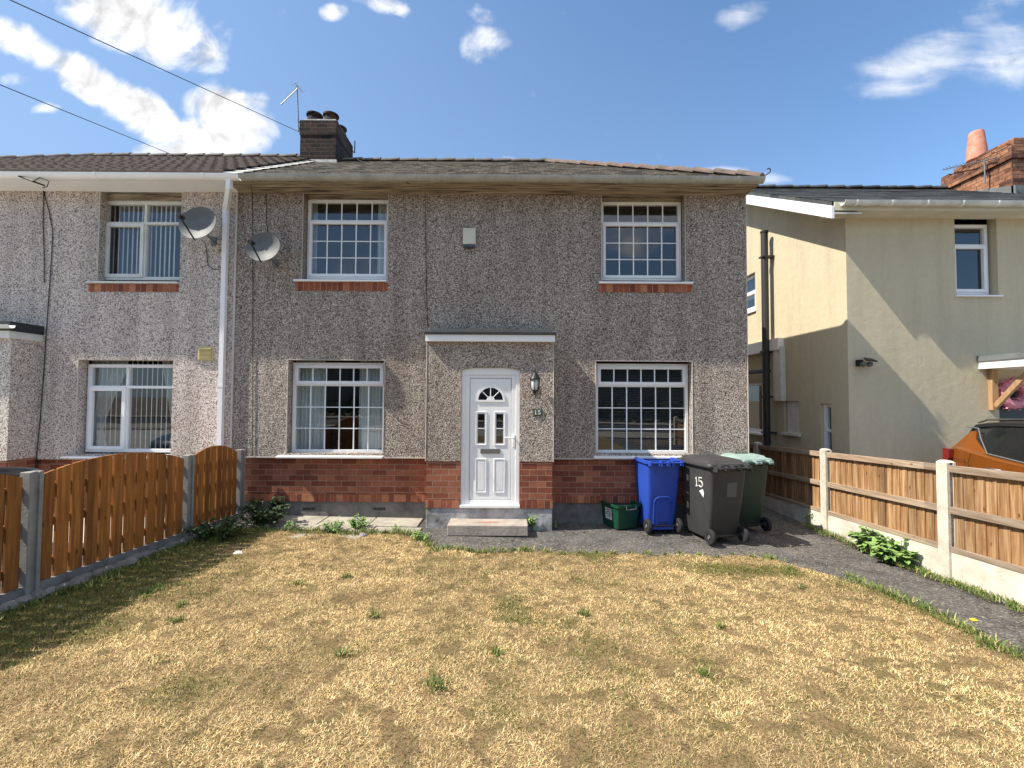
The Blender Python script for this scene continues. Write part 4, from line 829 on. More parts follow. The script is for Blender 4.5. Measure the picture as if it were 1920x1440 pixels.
# security light
c = P(1612, 681, NY); T = root('security_light', c, 'black twin headed solar security light fixed to corner of cream house', 'wall light')
mb = MB(); mb.box(c.x - .07, c.x + .02, NY - .05, NY - .001, c.z - .05, c.z + .05); mb.build('mount', M['black'], T, bevel=.006)
mb = MB(); mb.add([(c.x - .02, NY - .16, c.z + .04), (c.x + .10, NY - .22, c.z + .02), (c.x + .17, NY - .04, c.z + .07), (c.x + .05, NY - .02, c.z + .09), (c.x - .02, NY - .16, c.z + .02), (c.x + .10, NY - .22, c.z + .0), (c.x + .17, NY - .04, c.z + .05), (c.x + .05, NY - .02, c.z + .07)], [(0, 1, 2, 3), (7, 6, 5, 4), (0, 4, 5, 1), (1, 5, 6, 2), (2, 6, 7, 3), (3, 7, 4, 0)]); mb.build('solar_panel', M['black'], T)
for dx_ in (-.03, .06):
    mb = MB(); mb.lathe([(0, NY - .15), (.035, NY - .145), (.04, NY - .11), (.02, NY - .05), (0, NY - .04)], (c.x + dx_, 0, c.z - .025), 14, 'Y'); mb.build('lamp_head', M['sticker'], T, smooth=True)

# ================================================================== aerials, dishes, alarm, lamp, plaque, vent, cables
def aerial(name, base, top, boomA, boomB, label, n=12, el=.16):
    T = root(name, base, label, 'aerial'); mb = MB(); mb.tube([base, top], .014, 8)
    mb.build('mast', M['alu'], T, smooth=True); mb = MB(); A, B = Vector(boomA), Vector(boomB); mb.tube([A, B], .011, 6); mb.build('boom', M['alu'], T); d = (B - A).normalized(); s = d.cross(Vector((.3, 0, 1))).normalized(); mb = MB()
    for k in range(n):
        p = A.lerp(B, (k + .4) / n); e = el * (1 - .35 * k / n); mb.tube([p - s * e, p + s * e], .0035, 4)
        if k % 2 == 0: q = s.cross(d) * .04; mb.tube([p - s * e * .5 + q, p + s * e * .5 + q], .003, 4)
    for sg in (-1, 1): q = s.cross(d) * sg * .09; mb.tube([A + q - s * el, A + q + s * el], .005, 4); mb.tube([A, A + q], .005, 4)
    mb.build('elements', M['alu'], T); return T
yA = 9.2
aerial('tv_aerial', P(560, 246, yA), P(557, 162, yA), P(560, 164, yA), P(527, 196, yA - .15), 'tilted television aerial on a mast beside the sooty brick chimney')
T = bpy.data.objects['tv_aerial']; ORG = T.location.copy(); mb = MB(); a = P(560, 240, yA); mb.tube([a, (cx0, yA, a.z - .05)], .012, 6); a = P(558, 225, yA); mb.tube([a, (cx0, yA, a.z - .15)], .012, 6); mb.build('bracket', M['cable'], T)
ya2 = 9.3; pp = P(1856, 345, ya2)
aerial('tv_aerial', (X0 - .12, ya2, pp.z), (X0 - .12, ya2, P(1856, 300, ya2).z), PX(1866, 296, X0 - .12), PX(1768, 318, X0 - .12), 'long thin television aerial on the weathered orange brick chimney', n=14, el=.1)
T = bpy.data.objects['tv_aerial.001']; ORG = T.location.copy(); mb = MB(); z = P(1856, 328, ya2).z; mb.tube([(X0 - .12, ya2, z), (X0, ya2, z)], .012, 6); mb.build('bracket', M['alu'], T)

def dish(c, r, nrm, label, armdir, cable_pts):
    T = root('satellite_dish', c, label, 'satellite dish', 'satellite dishes on the front wall'); n = Vector(nrm).normalized(); s = Vector((0, 0, 1)).cross(n).normalized(); u = n.cross(s); C0 = Vector(c)
    mb = MB(); NR, NS = 7, 32
    for side_, off in ((0, 0), (1, -.008)):
        vs = [C0 + n * (off - .07)]; fs = []
        for i in range(1, NR + 1):
            q = i / NR
            for k in range(NS): a = 2 * math.pi * k / NS; vs.append(C0 + (s * math.cos(a) * r + u * math.sin(a) * r * .9) * q + n * (off + .07 * q * q - .07))
        for k in range(NS): fs.append((0, 1 + k, 1 + (k + 1) % NS))
        for i in range(NR - 1):
            for k in range(NS): fs.append((1 + i * NS + k, 1 + (i + 1) * NS + k, 1 + (i + 1) * NS + (k + 1) % NS, 1 + i * NS + (k + 1) % NS))
        if side_ == 0: mb.add(vs, fs)
        else:
            n0 = len(mb.v); mb.add(vs, fs); b0 = 1 + (NR - 1) * NS
            for k in range(NS): mb.f.append((b0 + k, b0 + (k + 1) % NS, n0 + b0 + (k + 1) % NS, n0 + b0 + k))
    mb.build('reflector', M['dish'], T, smooth=True)
    mb = MB(); base = C0 - u * r * .85 + n * 0; tip = C0 + n * r * 1.1 - u * r * .34; mb.tube([C0 - u * r * .6 - n * .05, base - u * .03, tip], .011, 8); mb.build('arm', M['cable'], T)
    mb = MB(); d = (C0 - n * .05 - tip).normalized(); mb.tube([tip - d * .03, tip + d * .02, tip + d * .025, tip + d * .07], [.03, .03, .02, .024], 12); mb.build('receiver_head', M['cable'], T)
    mb = MB(); w0 = Vector((C0.x - n.x * .1, WY, C0.z - .12)); mb.tube([C0 - n * .07, C0 - n * .12 - u * .05, (C0.x - n.x * .25, WY - .03, C0.z - .16)], .016, 8); mb.box(C0.x - .04, C0.x + .04, WY - .02, WY - .001, C0.z - .2, C0.z - .08); mb.build('wall_bracket', M['alu'], T)
    if cable_pts: mb = MB(); mb.tube(cable_pts, .005, 5); mb.build('dish_cable', M['cable'], T)
    return T
d1 = P(370, 417, 6.32); d2 = P(493, 462, 6.34)
dish(d1, .275, (-.06, -.97, .17), 'larger grey satellite dish beside the upper window of the pale house', None, [P(378, 450, 6.5), P(386, 458, 6.66), P(388, 480, WY - .01), P(390, 498, WY - .01), P(400, 505, WY - .01), P(413, 505, WY - .01)])
dish(d2, .245, (-.04, -.97, .16), 'smaller grey satellite dish on brown pebbledash left of the upper window', None, [P(500, 440, 6.55), P(502, 433, WY - .008), P(499, 410, WY - .008), P(500, 380, WY - .008), P(498, 365, WY - .008)])
# alarm box
c = P(880.5, 448, WY); T = root('alarm_box', c, 'small cream alarm box high on the pebbledash above the porch', 'alarm box')
mb = MB(); mb.box(c.x - .095, c.x + .095, WY - .07, WY - .001, c.z - .10, c.z + .145); mb.build('case', M['pale'], T, bevel=.012); mb = MB(); mb.box(c.x - .085, c.x + .085, WY - .066, WY - .001, c.z - .145, c.z - .101); mb.build('strobe', mat('dark lens', (.05, .07, .09), .3), T, bevel=.008)
# extractor vent on the pale house
c = P(386, 663, WY); T = root('wall_vent', c, 'square yellowed plastic vent on the pale pebbledash near the drainpipe', 'vent')
mb = MB(); mb.box(c.x - .115, c.x + .115, WY - .015, WY - .001, c.z - .105, c.z + .105); mb.build('frame', M['vent'], T, bevel=.004); mb = MB()
for k in range(9): z = c.z - .085 + k * .019; mb.add([(c.x - .095, WY - .017, z), (c.x + .095, WY - .017, z), (c.x + .095, WY - .032, z + .004), (c.x - .095, WY - .032, z + .004), (c.x - .095, WY - .017, z + .014), (c.x + .095, WY - .017, z + .014)], [(0, 1, 2, 3), (3, 2, 5, 4)])
mb.build('louvres', M['vent'], T)
# carriage lamp
c = P(1003, 718, PY - .12); T = root('wall_lamp', (c.x, PY, c.z), 'black carriage lantern with clear glass on the porch right of the door', 'wall lamp')
mb = MB(); mb.lathe([(0, c.z + .19), (.008, c.z + .18), (.012, c.z + .165), (.006, c.z + .155), (.02, c.z + .145), (.03, c.z + .13), (.055, c.z + .09), (.078, c.z + .06), (.08, c.z + .05), (.05, c.z + .045)], (c.x, c.y, 0), 12); mb.build('lamp_hood', M['black'], T, smooth=True)
mb = MB(); mb.lathe([(.045, c.z + .046), (.055, c.z + .02), (.055, c.z - .05), (.04, c.z - .09), (.02, c.z - .10)], (c.x, c.y, 0), 12); mb.build('lamp_glass', mat('frosted lamp glass', (.55, .56, .54), .15, spec=.7), T, smooth=True)
mb = MB()
for k in range(6):
    a = k * math.pi / 3 + .3; ca_, sa_ = math.cos(a), math.sin(a); mb.tube([(c.x + ca_ * r_, c.y + sa_ * r_, c.z + z) for r_, z in ((.07, .05), (.066, 0), (.064, -.05), (.045, -.1), (.03, -.11))], .005, 5)
mb.lathe([(.03, c.z - .10), (.032, c.z - .115), (.012, c.z - .13), (.015, c.z - .15), (.006, c.z - .165), (.0, c.z - .185)], (c.x, c.y, 0), 10); mb.tube([(c.x, c.y, c.z - .12), (c.x, c.y + .05, c.z - .15), (c.x, PY - .01, c.z - .10), (c.x, PY - .005, c.z - .02)], .008, 6); mb.box(c.x - .025, c.x + .025, PY - .015, PY - .001, c.z - .14, c.z + .02)
mb.build('lamp_cage', M['black'], T)
# number plaque
c = P(1008, 773, PY); T = root('house_number', c, 'small dark slate plaque reading 15 below the carriage lantern', 'number plaque')
mb = MB(); mb.box(c.x - .062, c.x + .062, PY - .014, PY - .001, c.z - .046, c.z + .046); mb.build('plaque', M['plaq'], T, bevel=.003)
def digit_strokes(ch, x, z, h, w):
    if ch == '1': return [[(x + w * .2, z + h * .78), (x + w * .55, z + h), (x + w * .55, z)], [(x + w * .2, z), (x + w * .9, z)]]
    return [[(x + w * .95, z + h), (x + w * .15, z + h), (x + w * .1, z + h * .58), (x + w * .55, z + h * .66), (x + w * .92, z + h * .5), (x + w, z + h * .3), (x + w * .85, z + h * .08), (x + w * .45, z), (x, z + h * .12)]]
def strokes(mp, sts, t):
    mb = MB()
    for st_ in sts:
        pts = [mp(*p) for p in st_]; mb.tube(pts, t, 5)
    return mb
sts = digit_strokes('1', c.x - .042, c.z - .025, .05, .03) + digit_strokes('5', c.x + .004, c.z - .025, .05, .034)
strokes(lambda x, z: (x, PY - .0145, z), sts, .0045).build('numerals', M['white'], T)

def cable(name, pts, r, label, grp=None, wall=None, sag=0, parts=None):
    c = Vector(pts[0]); T = root(name, c, label, 'cable', grp); mb = MB(); P_ = []
    for a, b in zip(pts[:-1], pts[1:]):
        a, b = Vector(a), Vector(b); n = 14 if sag else 1
        for k in range(n): t = k / n; q = a.lerp(b, t); q.z -= sag * 4 * t * (1 - t); P_.append(q)
    P_.append(Vector(pts[-1])); mb.tube(P_, r, 5); mb.build('line', M['cable'], T); return T
a = P(560, 247, 9.3); b = P(15, -2, 4.2); cable('overhead_cable', [a, b, b + (b - a) * .8], .0055, 'overhead cable running to the sooty chimney across the clouds', sag=.0)
a = P(345, 299, 9.6); b = P(0, 159, 5.0); cable('overhead_cable', [a, b, b + (b - a) * .8], .0055, 'lower overhead cable meeting the ridge of the brown tiled roof')
a = P(664, 296, 9.4); b = P(768, 345, EY - .1); cable('overhead_cable', [a, b], .006, 'short black cable slanting down the weathered tiles beside the chimney')
wyc = WY - .012
cable('wall_cable', [P(797, 362, wyc), P(798, 430, wyc), P(799, 500, wyc), P(800, 560, wyc), P(802, 612, wyc)], .0045, 'thin cable running straight down the pebbledash to the porch left corner')
cable('wall_cable', [P(470, 346, EY - .02), P(473, 362, wyc), P(474, 500, wyc), P(474, 700, wyc), P(473, 855, wyc)], .0045, 'thin cable down the brown pebbledash beside the small satellite dish')
cable('wall_cable', [P(82, 350, wyc), P(81, 420, wyc), P(83, 480, wyc), P(83, 530, wyc)], .006, 'short black cable hanging from the white gutter of the pale house')
cable('wall_cable', [P(82, 360, wyc), P(93, 400, wyc), P(99, 435, wyc), P(97, 480, wyc), P(92, 550, wyc), P(87, 620, wyc), P(82, 700, wyc), P(75, 790, wyc), P(66, 880, wyc)], .006, 'long wavy black cable down the pale pebbledash beside the left porch')
c = P(60, 336, EY - .12); T = root('cable_bracket', c, 'black cable bracket on the white gutter of the pale house', 'bracket'); mb = MB()
mb.tube([P(35, 330, EY - .1), P(62, 340, EY - .13), P(84, 348, EY - .02)], .012, 6); mb.tube([P(62, 340, EY - .13), P(75, 333, EY - .1), P(92, 340, EY - .1), P(88, 350, EY - .02), P(80, 352, EY)], .006, 5); mb.build('arm', M['cable'], T)

# ================================================================== curtains and blinds (inside the rooms)
def curtain(name, x0, x1, z0, z1, y, label, cat, folds=7, amp=.025, m='net', gather=None, grp=None):
    T = root(name, ((x0 + x1) / 2, y, z0), label, cat, grp); mb = MB(); n = folds * 8; rows = 8
    vs = []
    for j in range(rows + 1):
        t = j / rows; z = z0 + (z1 - z0) * t
        for i in range(n + 1):
            f = i / n; x = x0 + (x1 - x0) * f
            if gather: w = gather[1] + (1 - gather[1]) * min(1, abs(t - .25) * 1.5) ** 1.2; x = gather[0] + (x - gather[0]) * w
            vs.append((x, y + amp * math.sin(f * folds * 6.283) + .01 * math.sin(f * 31), z))
    mb.add(vs, [(j * (n + 1) + i, j * (n + 1) + i + 1, (j + 1) * (n + 1) + i + 1, (j + 1) * (n + 1) + i) for j in range(rows) for i in range(n)])
    mb.build('cloth', M[m], T, smooth=True); return T
Yc = WY + .32
def cx_(px): return P(px, 600, Yc).x
def cz_(py): return P(960, py, Yc).z
curtain('net_curtain', cx_(556), cx_(612), cz_(852), cz_(678), Yc, 'pale net curtain at left of the lower left gridded window', 'curtain', grp='net curtains')
curtain('net_curtain', cx_(676), cx_(724), cz_(852), cz_(678), Yc, 'pale net curtain at right of the lower left gridded window', 'curtain', grp='net curtains')
curtain('net_curtain', cx_(578), cx_(592), cz_(530), cz_(365), Yc, 'narrow pale curtain at left of the upper left gridded window', 'curtain', folds=3, grp='net curtains')
curtain('net_curtain', cx_(706), cx_(724), cz_(530), cz_(365), Yc, 'narrow pale curtain at right of the upper left gridded window', 'curtain', folds=3, grp='net curtains')
def vblind(x0, x1, z0, z1, y, n, label, wfrac=.5):
    T = root('vertical_blind', ((x0 + x1) / 2, y, z1), label, 'blind'); mb = MB(); mb.box(x0, x1, y - .02, y + .02, z1, z1 + .04); mb.build('headrail', M['upvcd'], T); mb = MB()
    for k in range(n):
        x = x0 + (x1 - x0) * (k + .5) / n; w = (x1 - x0) / n * wfrac; mb.quad((x - w / 2, y + .015, z0), (x + w / 2, y - .015, z0), (x + w / 2, y - .015, z1), (x - w / 2, y + .015, z1))
    mb.build('slats', M['blind'], T)
vblind(cx_(205), cx_(335), cz_(530), cz_(365), WY + .235, 15, 'white vertical blind in the upper window of the pale house', .62)
vblind(cx_(172), cx_(330), cz_(856), cz_(678), WY + .235, 17, 'white vertical blind in the lower window of the pale house', .48)
Yc2 = Yc
curtain('draped_curtain', cx_(168), cx_(236), cz_(856), cz_(678), Yc + .08, 'draped white curtain at left of the lower pale house window', 'curtain', folds=8, gather=(cx_(168), .35))
curtain('draped_curtain', cx_(300), cx_(334), cz_(856), cz_(678), Yc + .08, 'draped white curtain at right of the lower pale house window', 'curtain', folds=5, gather=(cx_(334), .35))
T = root('venetian_blind', (cx_(1205), Yc - .06, cz_(678)), 'dark slatted venetian blind behind the lower right gridded window', 'blind'); mb = MB()
x0, x1 = cx_(1118), cx_(1300); z = cz_(852)
while z < cz_(678): mb.quad((x0, Yc - .075, z), (x1, Yc - .075, z), (x1, Yc - .055, z + .012), (x0, Yc - .055, z + .012)); z += .0265
mb.build('slats', M['venet'], T)

# ================================================================== left fence
FL = root('timber_fence', (XF, 3.7, g(XF, 3.7)), 'orange stained timber fence with arched slatted panels and concrete posts along the left', 'fence')
def FY(px, X=XF): return PX(px, 900, X).y
posts = [(XF, 1.95), (XF, 3.74), (XF, 5.54), (XF, 6.60)]
def ptop(y): return CAMZ - .625 - (y - 3.74) * .048
for i, (x, y) in enumerate(posts):
    p = MB(); w, h = .045, .055; zt = ptop(y) + .01; zb = g(x, y) - .1
    prof = [(-w, -h, 0), (w, -h, 0), (w, -h * .4, 0), (w * .45, -h * .4, 0), (w * .45, h * .4, 0), (w, h * .4, 0), (w, h, 0), (-w, h, 0)]
    p.extr([(a, b, 0) for a, b, _ in prof], (x, y, zb), (x, y, zt)); p.build('post', M['conc'], FL, bevel=.006)
FBX = XF - .01
for i in range(3):
    y0, y1 = posts[i][1] + .06, posts[i + 1][1] - .06; n = (13, 12, 8)[i]; zb0 = CAMZ - 1.535 - (y0 - 3.8) * .045; zb1 = CAMZ - 1.535 - (y1 - 3.8) * .045
    pn = MB(); bwid = (y1 - y0) / n; rise = (.135, .135, .135)[i]
    for k in range(n):
        ya = y0 + bwid * k + .011; yb = y0 + bwid * (k + 1) - .012
        def tz(y): t = (y - y0) / (y1 - y0); return ptop(y) - .04 + rise * math.sin(math.pi * min(1, max(0, t))) ** .75
        def bz(y): return zb0 + (zb1 - zb0) * (y - y0) / (y1 - y0)
        o_ = random.uniform(-.003, .003); m_ = 3; ys_ = [ya + (yb - ya) * j / m_ for j in range(m_ + 1)]
        vs = []; 
        for xx in (FBX + .01 + o_, FBX - .008 + o_): vs += [(xx, y, bz(y)) for y in ys_] + [(xx, y, tz(y)) for y in ys_[::-1]]
        L = len(ys_) * 2; pn.add(vs, [tuple(range(L)), tuple(range(L, 2 * L))[::-1]] + [(j, (j + 1) % L, L + (j + 1) % L, L + j) for j in range(L)])
    pn.build('panel', M['wood_l'], FL)
    rl = MB()
    for f in (.10, .48, .80):
        za = zb0 + (ptop(y0) - zb0) * f; zb_ = zb1 + (ptop(y1) - zb1) * f
        rl.add([(x, y, z + dz_) for x in (FBX - .01, FBX - .045) for (y, z) in ((y0 - .01, za), (y1 + .01, zb_)) for dz_ in (0, .075)], [(0, 2, 3, 1), (4, 5, 7, 6), (0, 1, 5, 4), (2, 6, 7, 3), (1, 3, 7, 5), (0, 4, 6, 2)])
    rl.build('rails', M['wood_l'], FL)
    gv = MB(); gv.box(XF - .03, XF + .02, posts[i][1] + .05, posts[i + 1][1] - .05, g(XF, y1) - .12, min(zb0, zb1) - .0); gv.add([(x, y, z) for x in (XF - .03, XF + .0205) for y, z in ((y0, min(zb0, zb1) - .001), (y1, min(zb0, zb1) - .001), (y1, zb1 - .004), (y0, zb0 - .004))], [(0, 1, 2, 3), (7, 6, 5, 4), (0, 3, 7, 4), (3, 2, 6, 7)])
    gv.build('gravel_board', M['concold'], FL)
# mortar lumps along the foot
lm = MB()
for y in np.arange(2.0, 6.5, .11):
    rr = random.uniform(.04, .075); c_ = Vector((XF + .06 + random.uniform(-.02, .02), y, g(XF, y) + .01)); rings = []
    for a in (.15, .6, 1.1, 1.45): rings.append([(c_.x + math.cos(t) * rr * math.cos(a) * random.uniform(.8, 1.2), c_.y + math.sin(t) * rr * 1.4 * math.cos(a), c_.z + rr * .9 * math.sin(a)) for t in [k * math.pi / 4 for k in range(8)]])
    lm.loft(rings)
lm.build('mortar_footing', M['concold'], FL, smooth=True)

# ================================================================== right fence
FXR = 4.55; FR = root('timber_fence', (FXR, 5, g(FXR, 5)), 'weathered brown close boarded fence with pale concrete posts and gravel boards beside the path', 'fence')
rp = [1.13, 2.95, 4.77, 6.59, 8.41, 10.23]
def rtop(y): return CAMZ - .617 - (y - 4.77) * .043
for y in rp:
    p = MB(); w, h = .05, .06; zt = rtop(y); zb = g(FXR, y) - .15; x = FXR - .005
    prof = [(-w, -h), (w, -h), (w, -h * .35), (w * .3, -h * .35), (w * .3, h * .35), (w, h * .35), (w, h), (-w, h)]
    prof = [(-w, -h), (-w * .3, -h), (-w * .3, -h * .5), (w * .4, -h * .5), (w * .4, -h), (w, -h), (w, h), (w * .4, h), (w * .4, h * .5), (-w * .3, h * .5), (-w * .3, h), (-w, h)]
    p.extr([(a, b, 0) for a, b in prof], (x, y, zb), (x, y, zt - .02)); p.loft([[(x + a, y + b, zt - .02) for a, b in ((-w, -h), (w, -h), (w, h), (-w, h))], [(x + a * .6, y + b * .6, zt + .0) for a, b in ((-w, -h), (w, -h), (w, h), (-w, h))]]); p.build('post', M['conclite'], FR, bevel=.004)
for i in range(len(rp) - 1):
    y0, y1 = rp[i] + .055, rp[i + 1] - .055
    tp = lambda y: rtop(y) - .045; bt = lambda y: CAMZ - 1.555 - (y - 4.85) * .043
    pn = MB(); n = int((y1 - y0) / .105)
    for k in range(n):
        a = y0 + (y1 - y0) * k / n; b = a + (y1 - y0) / n + .012; xa, xb = FXR + .005, FXR + .017; xw = .006
        vs = [(xa, a, bt(a)), (xb, b, bt(b)), (xb, b, tp(b) - .01), (xa, a, tp(a) - .01), (xa + .012, a, bt(a)), (xb + .006, b, bt(b)), (xb + .006, b, tp(b) - .01), (xa + .012, a, tp(a) - .01)]
        pn.add(vs, [(0, 3, 2, 1), (4, 5, 6, 7), (0, 1, 5, 4), (1, 2, 6, 5), (2, 3, 7, 6), (3, 0, 4, 7)])
    po = pn.build('panel', M['wood_r'], FR)
    def rail(z0f, z1f, xo_, thk, nm):
        r_ = MB(); r_.add([(x, y, z) for x in (FXR - xo_, FXR - xo_ + thk) for y, z in ((y0, z0f(y0)), (y1, z0f(y1)), (y1, z1f(y1)), (y0, z1f(y0)))], [(0, 1, 2, 3), (7, 6, 5, 4), (0, 4, 5, 1), (1, 5, 6, 2), (2, 6, 7, 3), (3, 7, 4, 0)]); r_.build(nm, M['rail_r'], FR, bevel=.004)
    H_ = lambda f: (lambda y: bt(y) + (tp(y) - bt(y)) * f)
    rail(lambda y: tp(y) - .075, lambda y: tp(y) - .002, .03, .034, 'top_rail'); rail(H_(.44), H_(.52), .03, .034, 'mid_rail'); rail(lambda y: bt(y) + .0, lambda y: bt(y) + .055, .03, .034, 'bottom_rail')
    r_ = MB(); r_.box(FXR - .032, FXR + .04, y0, y1, tp(y0) + .0, tp(y0) + .018) if False else None
    gv = MB(); gv.add([(x, y, z) for x in (FXR - .025, FXR + .025) for y, z in ((y0, g(FXR, y0) - .1), (y1, g(FXR, y1) - .1), (y1, bt(y1) - .002), (y0, bt(y0) - .002))], [(0, 1, 2, 3), (7, 6, 5, 4), (0, 4, 5, 1), (1, 5, 6, 2), (2, 6, 7, 3), (3, 7, 4, 0)])
    gv.build('gravel_board', M['conclite'], FR)

# ================================================================== wheelie bins (local: back with handle and wheels faces -Y)
def rrect(hx, hy, z, r, cx=0, cy=0, n=5):
    pts = []
    for (sx, sy, a0) in ((1, 1, 0), (-1, 1, 90), (-1, -1, 180), (1, -1, 270)):
        for k in range(n): a = R(a0 + 90 * k / (n - 1)); pts.append((cx + sx * (hx - r) + r * math.cos(a), cy + sy * (hy - r) + r * math.sin(a), z))
    return pts
def bin_(name, loc, rz, label, cat, bw, bd, h, bm, lidm, grp=None, lid=True, arch=False, number=False):
    T = root(name, loc, label, cat, grp, world=False); mb = MB(); k = bw / 2; e = bd / 2
    rings = [rrect(k * .74, e * .66, .05, .05, 0, .03), rrect(k * .78, e * .72, .09, .05, 0, .02), rrect(k * .90, e * .88, h * .55, .05, 0, .005), rrect(k * .965, e * .97, h * .86, .05), rrect(k * .97, e * .98, h * .885, .05)]
    if not lid:
        rings += [rrect(k * 1.02, e * 1.03, h * .89, .055), rrect(k * 1.08, e * 1.08, h * .895, .06), rrect(k * 1.08, e * 1.08, h * .935, .06), rrect(k * 1.02, e * 1.02, h * .94, .055), rrect(k * .95, e * .95, h * .935, .05), rrect(k * .9, e * .9, h * .7, .05), rrect(k * .72, e * .68, .12, .05)]
    else: rings += [rrect(k * 1.03, e * 1.03, h * .89, .055), rrect(k * 1.05, e * 1.05, h * .93, .055)]
    mb.loft(rings); body = mb.build('body', bm, T, smooth=True)
    # rib lines at rim
    hb = MB(); zh = h * .915; yb = -e * 1.08
    hb.tube([(-k * .9, yb - .055, zh), (k * .9, yb - .055, zh)], .013, 8)
    for x in (-k * .9, -k * .32, k * .32, k * .9): hb.box(x - .012, x + .012, yb - .065, yb + .05, zh - .045, zh + .018)
    hb.build('handle', bm, T, bevel=.003)
    ax = MB(); ya = -e * .80; wr = .10
    ax.tube([(-k * .86, ya, wr), (k * .86, ya, wr)], .012, 8); ax.build('axle', M['black'], T)
    for s in (-1, 1):
        w = MB(); xw = s * k * .88; w.lathe([(.035, xw - .026), (.088, xw - .026), (wr, xw - .015), (wr, xw + .015), (.088, xw + .026), (.035, xw + .026), (.035, xw - .026)], (0, ya, wr), 24, 'X'); wo = w.build('wheel', M['rubber'], T, smooth=True)
        w = MB(); w.lathe([(0, xw - .018), (.02, xw - .03), (.025, xw - .018), (.07, xw - .018), (.072, xw + .018), (.025, xw + .018), (.02, xw + .03), (0, xw + .03)], (0, ya, wr), 16, 'X'); w.build('hub', M['sticker'], wo, smooth=True)
    if lid:
        lz = h * .935; mb = MB(); K, E = k * 1.13, e * 1.10
        rings = [rrect(K, E, lz - .02, .06, 0, .01), rrect(K * 1.01, E * 1.01, lz, .06, 0, .01), rrect(K * .98, E * .98, lz + .022, .06, 0, .01), rrect(K * .86, E * .86, lz + .03, .06, 0, .02), rrect(K * .82, E * .82, lz + .055, .06, 0, .03), rrect(K * .6, E * .66, lz + .072, .06, 0, .04), rrect(.05, .05, lz + .078, .04, 0, .04)]
        mb.loft(rings)
        lo = mb.build('lid', lidm, T, smooth=True); mb = MB()
        for x in (-k * .68, -k * .0, k * .12, k * .75): mb.box(x - .03, x + .03, yb - .07, yb + .10, lz - .012, lz + .014); mb.tube([(x - .034, yb - .055, zh), (x + .034, yb - .055, zh)], .024, 8)
        mb.build('hinge', lidm, lo, bevel=.004)
        mb = MB(); mb.box(-K * .35, K * .35, -E * .35, E * .1, lz + .069, lz + .079); mb.box(-K * .45, K * .45, E * .98, E * 1.09, lz - .004, lz + .016); mb.build('lid_grip', bm if name else lidm, lo, bevel=.006)
    else:
        mb = MB()
        for x in (-k * .3, k * .12): mb.box(x - .012, x + .012, yb - .07, yb + .0, zh - .05, zh + .03)
        mb.build('hinge_lug', bm, T, bevel=.003)
    def yback(z):  # y of the back face at height z
        if z < h * .55: t = (z - .09) / (h * .55 - .09); return -(e * .72 + (e * .88 - e * .72) * t) + .02 - .015 * t
        t = (z - h * .55) / (h * .31); return -(e * .88 + (e * .97 - e * .88) * t) + .005 * (1 - t)
    if arch:
        mb = MB(); pts = []
        xs_ = k * .50; zt_ = h * .46
        path_ = [(-xs_, .10), (-xs_, zt_ - .06), (-xs_ + .02, zt_ - .02), (-xs_ + .06, zt_), (xs_ - .06, zt_), (xs_ - .02, zt_ - .02), (xs_, zt_ - .06), (xs_, .10)]
        mb.tube([(x, yback(z) - .002, z) for x, z in path_], .010, 6); xi = xs_ - .03
        mb.add([(-xi, yback(.1) - .016, .10), (xi, yback(.1) - .016, .10), (xi, yback(zt_) - .010, zt_ - .05), (-xi, yback(zt_) - .010, zt_ - .05), (-xi, yback(.1) + .02, .10), (xi, yback(.1) + .02, .10), (xi, yback(zt_) + .02, zt_ - .05), (-xi, yback(zt_) + .02, zt_ - .05)], [(0, 1, 2, 3), (0, 4, 5, 1), (1, 5, 6, 2), (2, 6, 7, 3), (3, 7, 4, 0)])
        mb.build('raised_arch', bm, T, smooth=False); mb = MB(); mb.box(-xi * .8, xi * .8, yback(.12) - .019, yback(.12), .07, .17); mb.build('foot_recess', M['navyr'], T, bevel=.005)
        mb = MB(); mb.box(-k * .62, k * .62, yback(.1) - .035, yback(.1) + .05, .045, .085); mb.build('foot_bar', bm, T, bevel=.006)
    if number:
        xs = lambda z: -(k * (.90 + (.965 - .90) * max(0, (z - h * .55)) / (h * .31))) - .002
        sts = digit_strokes('1', -.02, h * .655, .12, .05) + digit_strokes('5', .055, h * .655, .12, .075)
        strokes(lambda y, z: (xs(z), -y * 1.0 - .02, z), sts, .008).build('painted_number', M['white'], T)
        mb = MB(); mb.add([(xs(h * .6) - .002, -.145, h * .635), (xs(h * .55) - .002, -.07, h * .60), (xs(h * .5) - .002, -.155, h * .535), (xs(h * .55) - .002, -.165, h * .60)], [(0, 1, 2, 3)]); mb.build('paint_patch', M['white'], T)
        mb = MB(); z0_, z1_ = h * .56, h * .73; mb.add([(x, yback(z) - .0035, z) for x, z in ((-.02, z0_), (k * .45, z0_ - .01), (k * .45, z1_), (-.02, z1_ - .005))], [(0, 1, 2, 3)]); mb.build('faded_sticker', M['sticker'], T)
    place(T, loc, rz); return T
M['navyr'] = mat('deep blue recess', (.012, .03, .16), .5)
c = G(1243, 1003); bin_('wheelie_bin', (c.x + .01, c.y + .30, c.z), R(6), 'blue wheelie bin with missing lid beneath the lower right window', 'wheelie bin', .50, .54, 1.07, M['blue'], M['blue'], 'wheelie bins in front of the house', lid=False, arch=True)
c = G(1366, 1024); bin_('wheelie_bin', (c.x - .04, c.y + .36, c.z), R(14), 'charcoal wheelie bin with white painted 15 between the blue and green bins', 'wheelie bin', .56, .68, 1.08, M['greyb'], M['greyb'], 'wheelie bins in front of the house', number=True)
c = G(1412, 1000); bin_('wheelie_bin', (c.x - .05, c.y + .34, c.z), R(10), 'dark green wheelie bin with faded mint lid nearest the right fence', 'wheelie bin', .56, .70, 1.08, M['greenb'], M['mint'], 'wheelie bins in front of the house')
